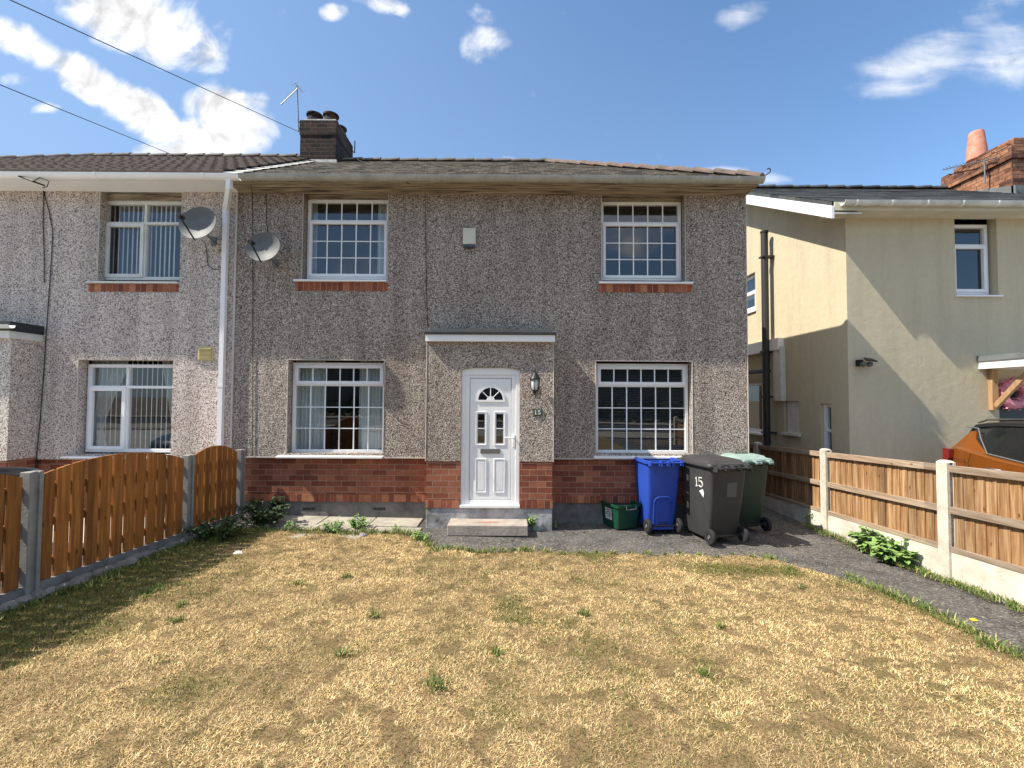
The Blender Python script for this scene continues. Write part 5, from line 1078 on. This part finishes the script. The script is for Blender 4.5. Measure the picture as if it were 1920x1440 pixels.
# recycling box
c = G(1168, 993); T = root('recycling_box', c, 'dark green open recycling box with pale label left of the blue bin', 'recycling box', world=False); mb = MB(); k, e, h = .20, .27, .34
mb.loft([rrect(k * .84, e * .84, .0, .03), rrect(k * .97, e * .97, h * .9, .03), rrect(k * 1.08, e * 1.06, h * .9, .035), rrect(k * 1.08, e * 1.06, h, .035), rrect(k * .99, e * .98, h, .03), rrect(k * .93, e * .93, h * .85, .03), rrect(k * .8, e * .8, .02, .03)]); mb.build('tub', M['boxg'], T, smooth=True)
mb = MB(); mb.tube([(-.07, -e * 1.07, h * .97), (-.07, -e * 1.10, h * .82), (.09, -e * 1.10, h * .82), (.09, -e * 1.07, h * .97)], .008, 6); mb.build('handle', M['sticker'], T)
mb = MB(); xs = lambda z: -(k * (.84 + .13 * z / (h * .9))) - .003; mb.add([(xs(z), y, z) for y, z in ((-.10, .10), (.06, .10), (.06, .26), (-.10, .26))], [(0, 1, 2, 3)]); lab = mb.build('label', M['white'], T)
mb = MB()
for j, (a, b) in enumerate(((-.085, .04), (-.08, .02), (-.085, .045), (-.07, .0))): z = .235 - j * .03; mb.add([(xs(z) - .001, y, zz) for y, zz in ((a, z - .007), (b, z - .007), (b, z + .007), (a, z + .007))], [(0, 1, 2, 3)])
mb.build('print', M['boxg'], lab); place(T, (c.x, c.y + .27, c.z), R(22))

# ================================================================== cars
def car(name, loc, rz, paint, roofm, label):
    T = root(name, loc, label, 'car', None, world=False)
    # stations: x, half width, shoulder z, roof z, roof half width
    st_ = [(0.0, .70, .92, .93, .60), (.05, .80, 1.18, 1.20, .66), (.14, .86, 1.25, 1.30, .62), (.36, .89, 1.29, 1.57, .56), (.6, .90, 1.27, 1.62, .58), (1.2, .91, 1.20, 1.65, .60), (2.0, .91, 1.12, 1.64, .60), (2.6, .91, 1.06, 1.50, .58), (3.2, .90, 1.02, 1.10, .60), (3.7, .88, .97, 1.03, .6), (4.1, .82, .88, .93, .55), (4.28, .70, .70, .72, .5)]
    def ring(x, w, zs, lo):
        b = .24 if .2 < x < 4.0 else .38
        return [(x, -w * .9, b), (x, -w * .99, .42), (x, -w, .62), (x, -w * .985, .85 if zs > .86 else zs * .95), (x, -w * .95, zs - .03), (x, -w * .90, zs), (x, w * .90, zs), (x, w * .95, zs - .03), (x, w * .985, .85 if zs > .86 else zs * .95), (x, w, .62), (x, w * .99, .42), (x, w * .9, b)]
    def resample(S_, n=4):
        o = []
        for i in range(len(S_) - 1):
            for k in range(n):
                t = k / n; p0 = S_[max(i - 1, 0)]; p1 = S_[i]; p2 = S_[i + 1]; p3 = S_[min(i + 2, len(S_) - 1)]
                o.append(tuple(p1[j] + (p2[j] - p1[j]) * t if i in (0, 1, 2) else .5 * (2 * p1[j] + (p2[j] - p0[j]) * t + (2 * p0[j] - 5 * p1[j] + 4 * p2[j] - p3[j]) * t * t + (-p0[j] + 3 * p1[j] - 3 * p2[j] + p3[j]) * t ** 3) for j in range(5)))
        o.append(S_[-1]); return o
    ss = resample(st_); mb = MB(); mb.loft([ring(x, w, zs, 0) for x, w, zs, zr, wr in ss]); body = mb.build('body', paint, T, smooth=True)
    gl = MB(); cab = [s for s in ss if .08 <= s[0] <= 3.25]; gl.loft([[(x, -w * .89, zs - .01), (x, -(wr + .02), zr - .05), (x, -wr * .85, zr - .012), (x, wr * .85, zr - .012), (x, wr + .02, zr - .05), (x, w * .89, zs - .01)] for x, w, zs, zr, wr in cab]); gl.build('windows', M['carglass'], T, smooth=True)
    rf_ = MB(); cab = [s for s in ss if .30 <= s[0] <= 2.3]; rf_.loft([[(x, -(wr + .045), zr - .06), (x, -(wr + .03), zr - .02), (x, -wr * .8, zr + .002), (x, 0, zr + .012), (x, wr * .8, zr + .002), (x, wr + .03, zr - .02), (x, wr + .045, zr - .06)] for x, w, zs, zr, wr in cab]); rf_.build('roof', roofm, T, smooth=True)
    for s in (-1, 1):
        cp = MB(); cp.add([(x, s * y, z) for x, y, z in ((.20, .80, 1.25), (.44, .665, 1.50), (.56, .67, 1.50), (.62, .72, 1.40), (.98, .815, 1.23), (.5, .83, 1.25))] + [(x, s * (y - .03), z) for x, y, z in ((.20, .80, 1.25), (.44, .665, 1.50), (.56, .67, 1.50), (.62, .72, 1.40), (.98, .815, 1.23), (.5, .83, 1.25))], [tuple(range(6))] + [(k, (k + 1) % 6, 6 + (k + 1) % 6, 6 + k) for k in range(6)]); cp.build('rear_pillar', paint, T)
        tr = MB(); tr.tube([(.34, s * .655, 1.555), (.60, s * .665, 1.54), (.72, s * .72, 1.42), (1.0, s * .822, 1.235), (1.6, s * .826, 1.165), (2.6, s * .825, 1.07)], .010, 6); tr.build('window_trim', M['sticker'], T)
        rr_ = MB(); rr_.tube([(.5, s * .60, 1.615), (.7, s * .605, 1.66), (1.4, s * .615, 1.68), (2.1, s * .60, 1.655), (2.25, s * .59, 1.62)], .013, 6); rr_.build('roof_rail', M['chrome'], T, smooth=True)
        lp = MB(); lp.loft([[(x, s * w, z) for z in (z0_, z1_)] + [(x, s * (w - .06), z) for z in (z1_, z0_)] for x, w, z0_, z1_ in ((-.012, .60, 1.0, 1.16), (.02, .76, .98, 1.24), (.06, .85, .98, 1.255), (.18, .905, 1.02, 1.26), (.34, .915, 1.14, 1.25))]); lp.build('tail_lamp', M['redlamp'], T)
        hl_ = MB(); hl_.loft([[(x, s * w, z) for z in (z0_, z1_)] + [(x, s * (w - .06), z) for z in (z1_, z0_)] for x, w, z0_, z1_ in ((4.27, .60, .66, .72), (4.15, .80, .68, .80), (3.9, .868, .74, .86))]); hl_.build('headlight', M['chrome'], T)
        dh = MB(); dh.tube([(1.06, s * .895, 1.055), (1.12, s * .93, 1.06), (1.28, s * .932, 1.06), (1.34, s * .895, 1.055)], .013, 6); dh.build('door_handle', M['chrome'] if paint.name.startswith('or') else paint, T, smooth=True)
        sm_ = MB(); sm_.tube([(.80, s * .903, 1.22), (.74, s * .908, 1.1), (.80, s * .915, .85), (.98, s * .918, .5)], .004, 4); sm_.tube([(1.62, s * .885, 1.14), (1.64, s * .912, .9), (1.62, s * .92, .4)], .004, 4)
        if s < 0: sm_.tube([(.42, s * .888, 1.13), (.66, s * .90, 1.13), (.67, s * .905, .98), (.43, s * .897, .98), (.42, s * .888, 1.13)], .003, 4)
        sm_.build('panel_gap', M['black'], T)
        mi = MB(); mi.loft([rrect(.05, .04, 0, .03), rrect(.1, .07, .05, .04), rrect(.1, .07, .10, .04), rrect(.06, .05, .14, .03)]); mi.v = [(a + 2.72, b + s * 1.0, c_ + 1.06) for a, b, c_ in mi.v]; mi.build('door_mirror', roofm, T, smooth=True)
        for xw in (.78, 3.42):
            w = MB(); yw = s * .80; w.lathe([(.2, yw - .1), (.31, yw - .1), (.335, yw - .07), (.335, yw + .07), (.31, yw + .1), (.2, yw + .1), (.2, yw - .1)], (xw, 0, .335), 28, 'Y'); wo = w.build('wheel', M['rubber'], T, smooth=True)
            w = MB(); yo = yw + s * .085; w.lathe([(.215, yo), (.20, yo - s * .02), (.0, yo - s * .03)], (xw, 0, .335), 20, 'Y')
            for k in range(5): a = k * 1.2566; w.tube([(xw, yo - s * .01, .335), (xw + math.cos(a) * .2, yo, .335 + math.sin(a) * .2)], .022, 5)
            w.build('rim', M['alu'], wo)
    fx = lambda x: x * .62 if x < 1.3 else x - .494
    for ch in [o for o in bpy.data.objects if o.parent == T]:
        wh = ch.name.startswith('wheel'); grp_ = [ch] + [o for o in bpy.data.objects if o.parent == ch]
        for o in grp_:
            cxx = .78 if wh and o.data.vertices[0].co.x < 2 else 3.42
            for v in o.data.vertices: v.co.x = (v.co.x + fx(cxx) - cxx) if wh else fx(v.co.x)
    place(T, loc, rz); return T
M['carglass'] = mat('car glass', (.012, .014, .015), .04, spec=.9)
c = P(1766, 850, 5.85); car('parked_car', (6.88, 6.42, CAMZ - 1.90), R(-90), M['orange'], M['black'], 'burnt orange car with black roof parked before the cream house')
car('parked_car', (-6.02, 1.50, g(-6, 3) - .11), R(90), M['navy'], M['navy'], 'dark car glimpsed over the left timber fence')

# ================================================================== small things on the ground
def blob(name, c, r, m, label, cat, sq=.6, seed=1):
    rn = random.Random(seed); T = root(name, c, label, cat); mb = MB(); rings = []
    for a in (-.5, 0, .5, .95, 1.35): rings.append([(c[0] + math.cos(t) * r * math.cos(a) * rn.uniform(.75, 1.2), c[1] + math.sin(t) * r * .8 * math.cos(a) * rn.uniform(.75, 1.2), c[2] + r * sq * (math.sin(a) + .25) * rn.uniform(.85, 1.15)) for t in [k * math.pi / 5 for k in range(10)]])
    mb.loft(rings); mb.build('body', m, T); return T
blob('stone', G(446, 1042), .055, M['stonew'], 'white broken stone at the left edge of the lawn', 'stone', .75, 3)
blob('stone', G(680, 1006), .05, M['stone'], 'grey stone at the grass edge below the lower left window', 'stone', .8, 5)
blob('stone', G(112, 1140), .035, M['stonew'], 'small pale pebble in the shade of the left fence', 'stone', .4, 6)
c = G(1893, 1112); T = root('litter', c, 'crumpled red and white wrapper at the foot of the right fence', 'wrapper'); mb = MB(); n = 7; rn = random.Random(4); vs = [(c.x + (i - 3) * .05 + rn.uniform(-.01, .01), c.y + (j - 3) * .035 + rn.uniform(-.01, .01) - (i - 3) * .02, c.z + .02 + rn.uniform(0, .05)) for j in range(n) for i in range(n)]
mb.add(vs, [(j * n + i, j * n + i + 1, j * n + n + i + 1, j * n + n + i) for j in range(n - 1) for i in range(n - 1)])
ml2, t2, b2, oc2 = newmat('printed wrapper'); t2.links.new(ramp(t2, noise(t2, oc2, 11, 2), [(0, (.8, .76, .7)), (.5, (.8, .76, .7)), (.53, (.6, .03, .05)), (1, (.6, .03, .05))], 'CONSTANT'), b2.inputs['Base Color']); mb.build('wrapper', ml2, T)

# ================================================================== plants
def leaf(mb, p, d, L, w, droop=.3):
    d = Vector(d).normalized(); s = d.cross(Vector((0, 0, 1))); s = s.normalized() if s.length > .05 else Vector((1, 0, 0)); nrm = s.cross(d)
    a = p; b = p + d * L * .35 + nrm * .01; c = p + d * L * .7 - Vector((0, 0, L * droop * .3)); e = p + d * L - Vector((0, 0, L * droop))
    mb.add([a, b + s * w, c + s * w * .8, e, c - s * w * .8, b - s * w, b - nrm * w * .25, c - nrm * w * .2], [(0, 1, 6), (1, 2, 7, 6), (2, 3, 7), (3, 4, 7), (4, 5, 6, 7), (5, 0, 6)])
def plant(name, c, h, spread, ns, nl, L, label, m='leaf', cat='plant', grp=None, seed=1, stemm='leaf', w=.42, curve=.4):
    rn = random.Random(seed); T = root(name, c, label, cat, grp); lf = MB(); stb = MB(); c = Vector(c)
    for i in range(ns):
        a = rn.uniform(0, 6.283); q = spread * math.sqrt(rn.random()); hh = h * rn.uniform(.5, 1) * (1 - .4 * q / max(spread, .01)); tip = c + Vector((math.cos(a) * q, math.sin(a) * q, hh)); b0 = c + Vector((math.cos(a) * q * .35, math.sin(a) * q * .35, -.01))
        mid = b0.lerp(tip, .5) + Vector((0, 0, hh * .12)); stb.tube([b0, mid, tip], [.0035, .003, .0015], 4, cap=False)
        for k in range(nl):
            t = rn.uniform(.2, 1); p = b0.lerp(mid, t * 2) if t < .5 else mid.lerp(tip, t * 2 - 1); aa = rn.uniform(0, 6.283); leaf(lf, p, (math.cos(aa), math.sin(aa), rn.uniform(-.1, .8)), L * rn.uniform(.5, 1.15), L * w * .5 * rn.uniform(.7, 1.1), rn.uniform(.1, .5))
    stb.build('stems', M[stemm], T); lf.build('leaves', M[m], T); return T
plant('shrub', G(496, 985), .52, .36, 34, 16, .085, 'dark leafy bush in the corner beside the left fence end', 'leafd', 'shrub', seed=2, stemm='leafd', w=.6)
plant('shrub', (XF + .35, 5.6, g(XF, 5.6)), .38, .34, 24, 14, .075, 'low dark leafy clump in the shade along the left fence', 'leafd', 'shrub', seed=3, stemm='leafd', w=.6)
WG = 'weeds on the paving below the window'
plant('weed', G(545, 995), .17, .07, 7, 8, .045, 'small upright weed at the shadow edge of the paving', grp=WG, seed=4)
plant('weed', G(628, 997), .22, .16, 22, 10, .055, 'bushy green weed at centre of the paving below the window', grp=WG, seed=5)
plant('weed', G(674, 990), .20, .18, 26, 11, .045, 'broad pale leaved weed right of the bushy one on the paving', grp=WG, seed=6, w=.7)
plant('weed', G(742, 993), .10, .10, 8, 6, .04, 'sparse low weed in the right paving joint near the porch', grp=WG, seed=7)
plant('weed', G(788, 1012), .14, .11, 16, 9, .045, 'dark green weed where the paving meets the asphalt', grp=WG, seed=8)
plant('weed', G(880, 997), .07, .13, 10, 7, .06, 'flat rosette weed at the front of the doorstep', seed=9, w=.5)
plant('weed', G(1000, 992), .28, .08, 12, 10, .05, 'leafy weed growing at right end of the doorstep', seed=10, w=.6)
plant('weed', G(1042, 988), .10, .05, 6, 6, .04, 'tiny weed at the wall foot right of the porch', seed=11)
plant('nettle', G(1648, 1038), .38, .28, 30, 12, .12, 'tall green leafy weeds against the pale gravel board beneath middle panel', seed=12, w=.6, cat='weeds')
plant('nettle', G(1690, 1056), .32, .28, 30, 12, .13, 'broad leaved green clump right of the tall weeds by the fence', seed=13, w=.65, cat='weeds')
plant('nettle', G(1597, 1010), .26, .12, 12, 9, .08, 'light green weed clump nearest the second concrete post', seed=14, w=.6, cat='weeds')
plant('nettle', G(1528, 985), .26, .13, 12, 9, .07, 'weeds half in shadow at the foot of the far pale post', seed=15, w=.45, cat='weeds')
plant('nettle', G(1915, 1100), .24, .10, 10, 8, .06, 'dark green weed behind the wrapper at the right edge', seed=16, w=.4, cat='weeds')
c = G(1745, 1062); T = root('dry_weed', c, 'tall dry seed head stems against the pale gravel board', 'dry weeds'); mb = MB(); rn = random.Random(9)
for i in range(26):
    b = Vector((c.x + rn.uniform(-.05, .08), c.y + rn.uniform(-.22, .25), c.z)); hh = rn.uniform(.18, .42); t = b + Vector((rn.uniform(-.12, .04), rn.uniform(-.12, .12), hh)); mb.tube([b, b.lerp(t, .5) + Vector((0, .01, .02)), t], [.002, .0017, .001], 4); mb.lathe([(0, t.z), (.005, t.z + .006), (.004, t.z + .014), (0, t.z + .018)], (t.x, t.y, 0), 5)
mb.build('stems', M['stem'], T)
c = G(1826, 1180); T = root('dandelion', (c.x, c.y, c.z), 'yellow dandelion flower at the lawn edge by the path', 'flower'); mb = MB(); mb.tube([c, c + Vector((0, 0, .06))], .003, 5); mb.build('stem', M['leaf'], T); mb = MB(); mb.lathe([(0, c.z + .06), (.02, c.z + .068), (.024, c.z + .076), (.012, c.z + .082), (0, c.z + .083)], (c.x, c.y, 0), 12); mb.build('flower_head', mat('yellow petal', (.75, .6, .03), .8), T)
# opposite side of the street (seen only in reflections)
ORG = Vector((0, 0, 0)); T = root('house', (-3, -24, 0), 'long grey terrace across the road reflected in the lower windows', 'house'); mb = MB(); mb.box(-22, 20, -30, -23, -.2, 4.6); mb.build('wall', M['concold'], T); mb = MB(); mb.extr([(0, -7.6, 0), (0, .6, 0), (0, -3.5, 2.6)], (-22.3, -23, 4.61), (20.3, -23, 4.61)); mb.build('roof', M['tile2'], T)
for i in range(12):
    mb = MB(); x = -20 + i * 3.4; mb.box(x, x + 1.3, -23, -22.95, 3.0, 4.2); mb.box(x, x + 1.5, -23, -22.95, .8, 2.1); mb.build('window', M['carglass'], T)
mb = MB(); ORG = Vector((0, 0, 0)); T = root('hedge', (0, -16, 0), 'clipped dark hedge across the road reflected in the lower windows', 'hedge'); rn = random.Random(3)
for i in range(9000):
    p = Vector((rn.uniform(-20, 22), -16 + rn.uniform(-.6, .6), rn.uniform(-.1, 1.7))); u = Vector((rn.gauss(0, 1), rn.gauss(0, 1), rn.gauss(0, 1))).normalized() * .12; v = u.orthogonal().normalized() * .08; mb.quad(p - u, p - v, p + u, p + v)
mb.build('foliage', M['leafd'], T)
ORG = Vector((0, 0, 0))

# ================================================================== grass
def blades(name, X, Y, L, Wd, tilt, az, colr, m, kind='stuff', label=None, cat=None, dz=None):
    n = len(X); Z = np.array([g(x, y) for x, y in zip(X, Y)]) + (bump(X, Y) if dz is None else dz) + .008
    ca, sa = np.cos(az), np.sin(az); ct_, st2 = np.cos(tilt), np.sin(tilt); bx = -sa * Wd; by = ca * Wd
    v = np.zeros((n, 5, 3)); mid = .5
    v[:, 0] = np.stack([X + bx, Y + by, Z], 1); v[:, 1] = np.stack([X - bx, Y - by, Z], 1)
    mx_, my_, mz_ = X + ca * st2 * L * mid * .8, Y + sa * st2 * L * mid * .8, Z + ct_ * L * mid * 1.15
    v[:, 2] = np.stack([mx_ - bx * .8, my_ - by * .8, mz_], 1); v[:, 3] = np.stack([mx_ + bx * .8, my_ + by * .8, mz_], 1)
    v[:, 4] = np.stack([X + ca * st2 * L, Y + sa * st2 * L, Z + ct_ * L * .85], 1)
    me = bpy.data.meshes.new(name); me.vertices.add(n * 5); me.vertices.foreach_set('co', v.ravel()); base = np.arange(n) * 5
    lp = np.concatenate([np.stack([base, base + 1, base + 2, base + 3], 1), np.stack([base + 3, base + 2, base + 4], 1)], 1).ravel()
    me.loops.add(n * 7); me.loops.foreach_set('vertex_index', lp); me.polygons.add(n * 2); ls = np.stack([np.arange(n) * 7, np.arange(n) * 7 + 4], 1).ravel(); me.polygons.foreach_set('loop_start', ls)
    me.update(calc_edges=True); at = me.attributes.new('col', 'FLOAT_COLOR', 'POINT'); cc = np.ones((n, 5, 4)); cc[:, :, :3] = colr[:, None, :]; at.data.foreach_set('color', cc.ravel())
    me.materials.append(m); o = bpy.data.objects.new(name, me); COL.objects.link(o); tag(o, label, cat, kind=kind); return o
gm = attrmat('grass blades'); NB_ = 950000
Y = 1.25 + (6.05 - 1.25) * rng.random(NB_) ** 1.5; X = XF + .02 + rng.random(NB_) * (3.85 - XF)
fe = np.array([far_edge(x) for x in np.linspace(XF, 4, 400)]); fy = np.interp(X, np.linspace(XF, 4, 400), fe); re = 3.52 + .03 * np.sin(Y * 5) + .015 * np.sin(Y * 13) + .07 * (5 - Y) / 5
keep = (Y < fy + rng.normal(0, .035, NB_)) & (X < re + rng.normal(0, .03, NB_)) & (np.abs(X) < Y * 1.32 + .6); X = X[keep]; Y = Y[keep]; n = len(X)
pn_ = .5 * vnoise(X, Y, 1.1, 1) + .3 * vnoise(X, Y, 3.1, 2) + .2 * vnoise(X, Y, 9, 5)
fyk = fy[keep]; rek = re[keep]; edge = np.exp(-np.maximum(fyk - Y, 0) / .22) * (X < 1.2) * .45 + np.exp(-((X - 2.65) ** 2 / .5 + (Y - 4.9) ** 2 / .05)) * .5 + np.exp(-((X - XF) / .95) ** 2) * .75 + np.exp(-np.maximum(rek - X, 0) / .07) * .6 + np.exp(-((X + 1.8) / 1.6) ** 2) * .08  # left fence term: greener grass, its dark colour also painting the fence's shade deeper
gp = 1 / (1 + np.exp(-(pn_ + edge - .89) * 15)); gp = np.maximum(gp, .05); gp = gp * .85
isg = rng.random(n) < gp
tone = rng.random(n)[:, None]; br_ = (.65 + .6 * vnoise(X, Y, 2.3, 8) + .25 * (vnoise(X, Y, 14, 9) - .5))[:, None]
straw = (np.array([.50, .31, .115]) * (1 - tone) + np.array([1.0, .79, .43]) * tone); brn = np.array([.24, .145, .075]); straw = np.where(rng.random(n)[:, None] < .14, brn, straw) * br_
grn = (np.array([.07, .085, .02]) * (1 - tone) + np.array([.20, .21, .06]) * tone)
spot = vnoise(X, Y, 8.5, 21) * .6 + vnoise(X, Y, 19, 22) * .4; dk = np.clip((spot - .615) * 11, 0, 1)[:, None] * .85
fine = (vnoise(X, Y, 45, 23) - .5)[:, None]; straw = straw * (1 + .35 * fine) * (1 - dk) + np.array([.13, .10, .05]) * dk * (.5 + tone)
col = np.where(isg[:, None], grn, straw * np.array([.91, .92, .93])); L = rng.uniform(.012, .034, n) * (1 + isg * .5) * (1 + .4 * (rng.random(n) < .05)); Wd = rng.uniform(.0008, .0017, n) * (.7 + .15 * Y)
tilt = np.clip(rng.normal(1.12, .28, n) - isg * .35, .1, 1.5)
kp = (vnoise(X, Y, 26, 31) > .16) & ((spot < .74) | (rng.random(n) < .45)); X, Y, L, Wd, tilt, col = X[kp], Y[kp], L[kp], Wd[kp], tilt[kp], col[kp]; n = len(X); wsp = rng.random(n) < .025; L = np.where(wsp, L * 2.1, L); tilt = np.where(wsp, rng.uniform(1.2, 1.5, n), tilt)
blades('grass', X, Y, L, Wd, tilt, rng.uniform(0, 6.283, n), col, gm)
# green tufts along edges
def tufts(centres, name, per=150, r=.06, Lr=(.04, .09)):
    xs, ys = [], []
    for (x, y, s) in centres:
        k = int(per * s); xs.append(x + rng.normal(0, r * s, k)); ys.append(y + rng.normal(0, r * s, k))
    X = np.concatenate(xs); Y = np.concatenate(ys); n = len(X); t = rng.random(n)[:, None]
    col = np.array([.06, .10, .02]) * (1 - t) + np.array([.20, .26, .07]) * t; col = np.where(rng.random(n)[:, None] < .12, np.array([.5, .4, .2]), col)
    blades(name, X, Y, rng.uniform(*Lr, n), rng.uniform(.002, .004, n), np.clip(rng.normal(.75, .35, n), 0, 1.4), rng.uniform(0, 6.283, n), col, gm, dz=np.zeros(n))
kx, ky = [], []
for _ in range(900):
    if rng.random() < .5: x, y = rng.uniform(-.9, 3.2), 5.42 + abs(rng.normal(0, .16))
    else: y = rng.uniform(2.3, 6.6); x = (right_edge(y) + abs(rng.normal(0, .12))) if rng.random() < .5 else XR - .05 - abs(rng.normal(0, .10))
    kx.append(x); ky.append(y)
kx, ky = np.array(kx), np.array(ky); kn = len(kx); kt = rng.random(kn)[:, None]
blades('ground_cover', kx, ky, rng.uniform(.015, .05, kn), rng.uniform(.0015, .005, kn), np.full(kn, 1.5), rng.uniform(0, 6.283, kn), np.array([.16, .10, .05]) * (1 - kt) + np.array([.6, .46, .26]) * kt, gm, dz=np.full(kn, -.018))
cs = [(right_edge(y) + rng.normal(0, .02), y, rng.uniform(.4, 1.1)) for y in list(np.arange(2.2, 4.9, .16))]
cs += [(XR - .09 + rng.normal(0, .02), y, rng.uniform(.3, 1.0)) for y in np.arange(2.2, 6.9, .12)]
cs += [(x, far_edge(x) + rng.normal(0, .04), rng.uniform(.3, 1.0)) for x in np.arange(-3.6, 0.2, .13)] + [(x, far_edge(x) + rng.normal(0, .03), rng.uniform(.15, .4)) for x in np.arange(0.2, 3.2, .2)]
cs += [(XF + .15 + rng.normal(0, .05), y, rng.uniform(.5, 1.1)) for y in np.arange(2.2, 6.4, .14)]
cs += [(G(px, py).x, G(px, py).y, s) for px, py, s in ((280, 1115, .9), (340, 1140, .4), (560, 1100, .5), (1095, 1155, .4), (650, 1085, .4), (820, 1290, .6), (1480, 1070, .6), (1440, 1050, .8), (1500, 1105, .35), (700, 1160, .3), (930, 1230, .3), (1320, 1270, .3), (330, 1170, .5), (640, 1235, .3), (1350, 1180, .25))]
tufts(cs, 'ground_cover')

# repeated pieces built together become parts of their own
def islands(me):
    p = list(range(len(me.vertices)))
    def f(a):
        while p[a] != a: p[a] = p[p[a]]; a = p[a]
        return a
    for e in me.edges:
        a, b = f(e.vertices[0]), f(e.vertices[1])
        if a != b: p[a] = b
    return [f(i) for i in range(len(p))]
def split(o):
    me = o.data; isl = islands(me); ids = sorted(set(isl)); base = o.name.split('.')[0]
    co = [tuple(v.co) for v in me.vertices]; polys = [(tuple(q.vertices), q.use_smooth) for q in me.polygons]
    for n, i in enumerate(ids):
        mp = {v: k for k, v in enumerate([j for j, q in enumerate(isl) if q == i])}
        m2 = bpy.data.meshes.new(base); m2.from_pydata([co[v] for v in mp], [], [tuple(mp[v] for v in p) for p, _ in polys if p[0] in mp]); m2.update()
        for mm in me.materials: m2.materials.append(mm)
        if n == 0: o.data = m2
        else:
            c = o.copy(); c.data = m2; c.name = base; COL.objects.link(c)
for o in [o for o in bpy.data.objects if o.type == 'MESH' and o.name.split('.')[0] in ('brick_base', 'window_head', 'soldier_course', 'render_bead', 'mortar_flaunching', 'gutter_bracket', 'lid_grip')]: split(o)
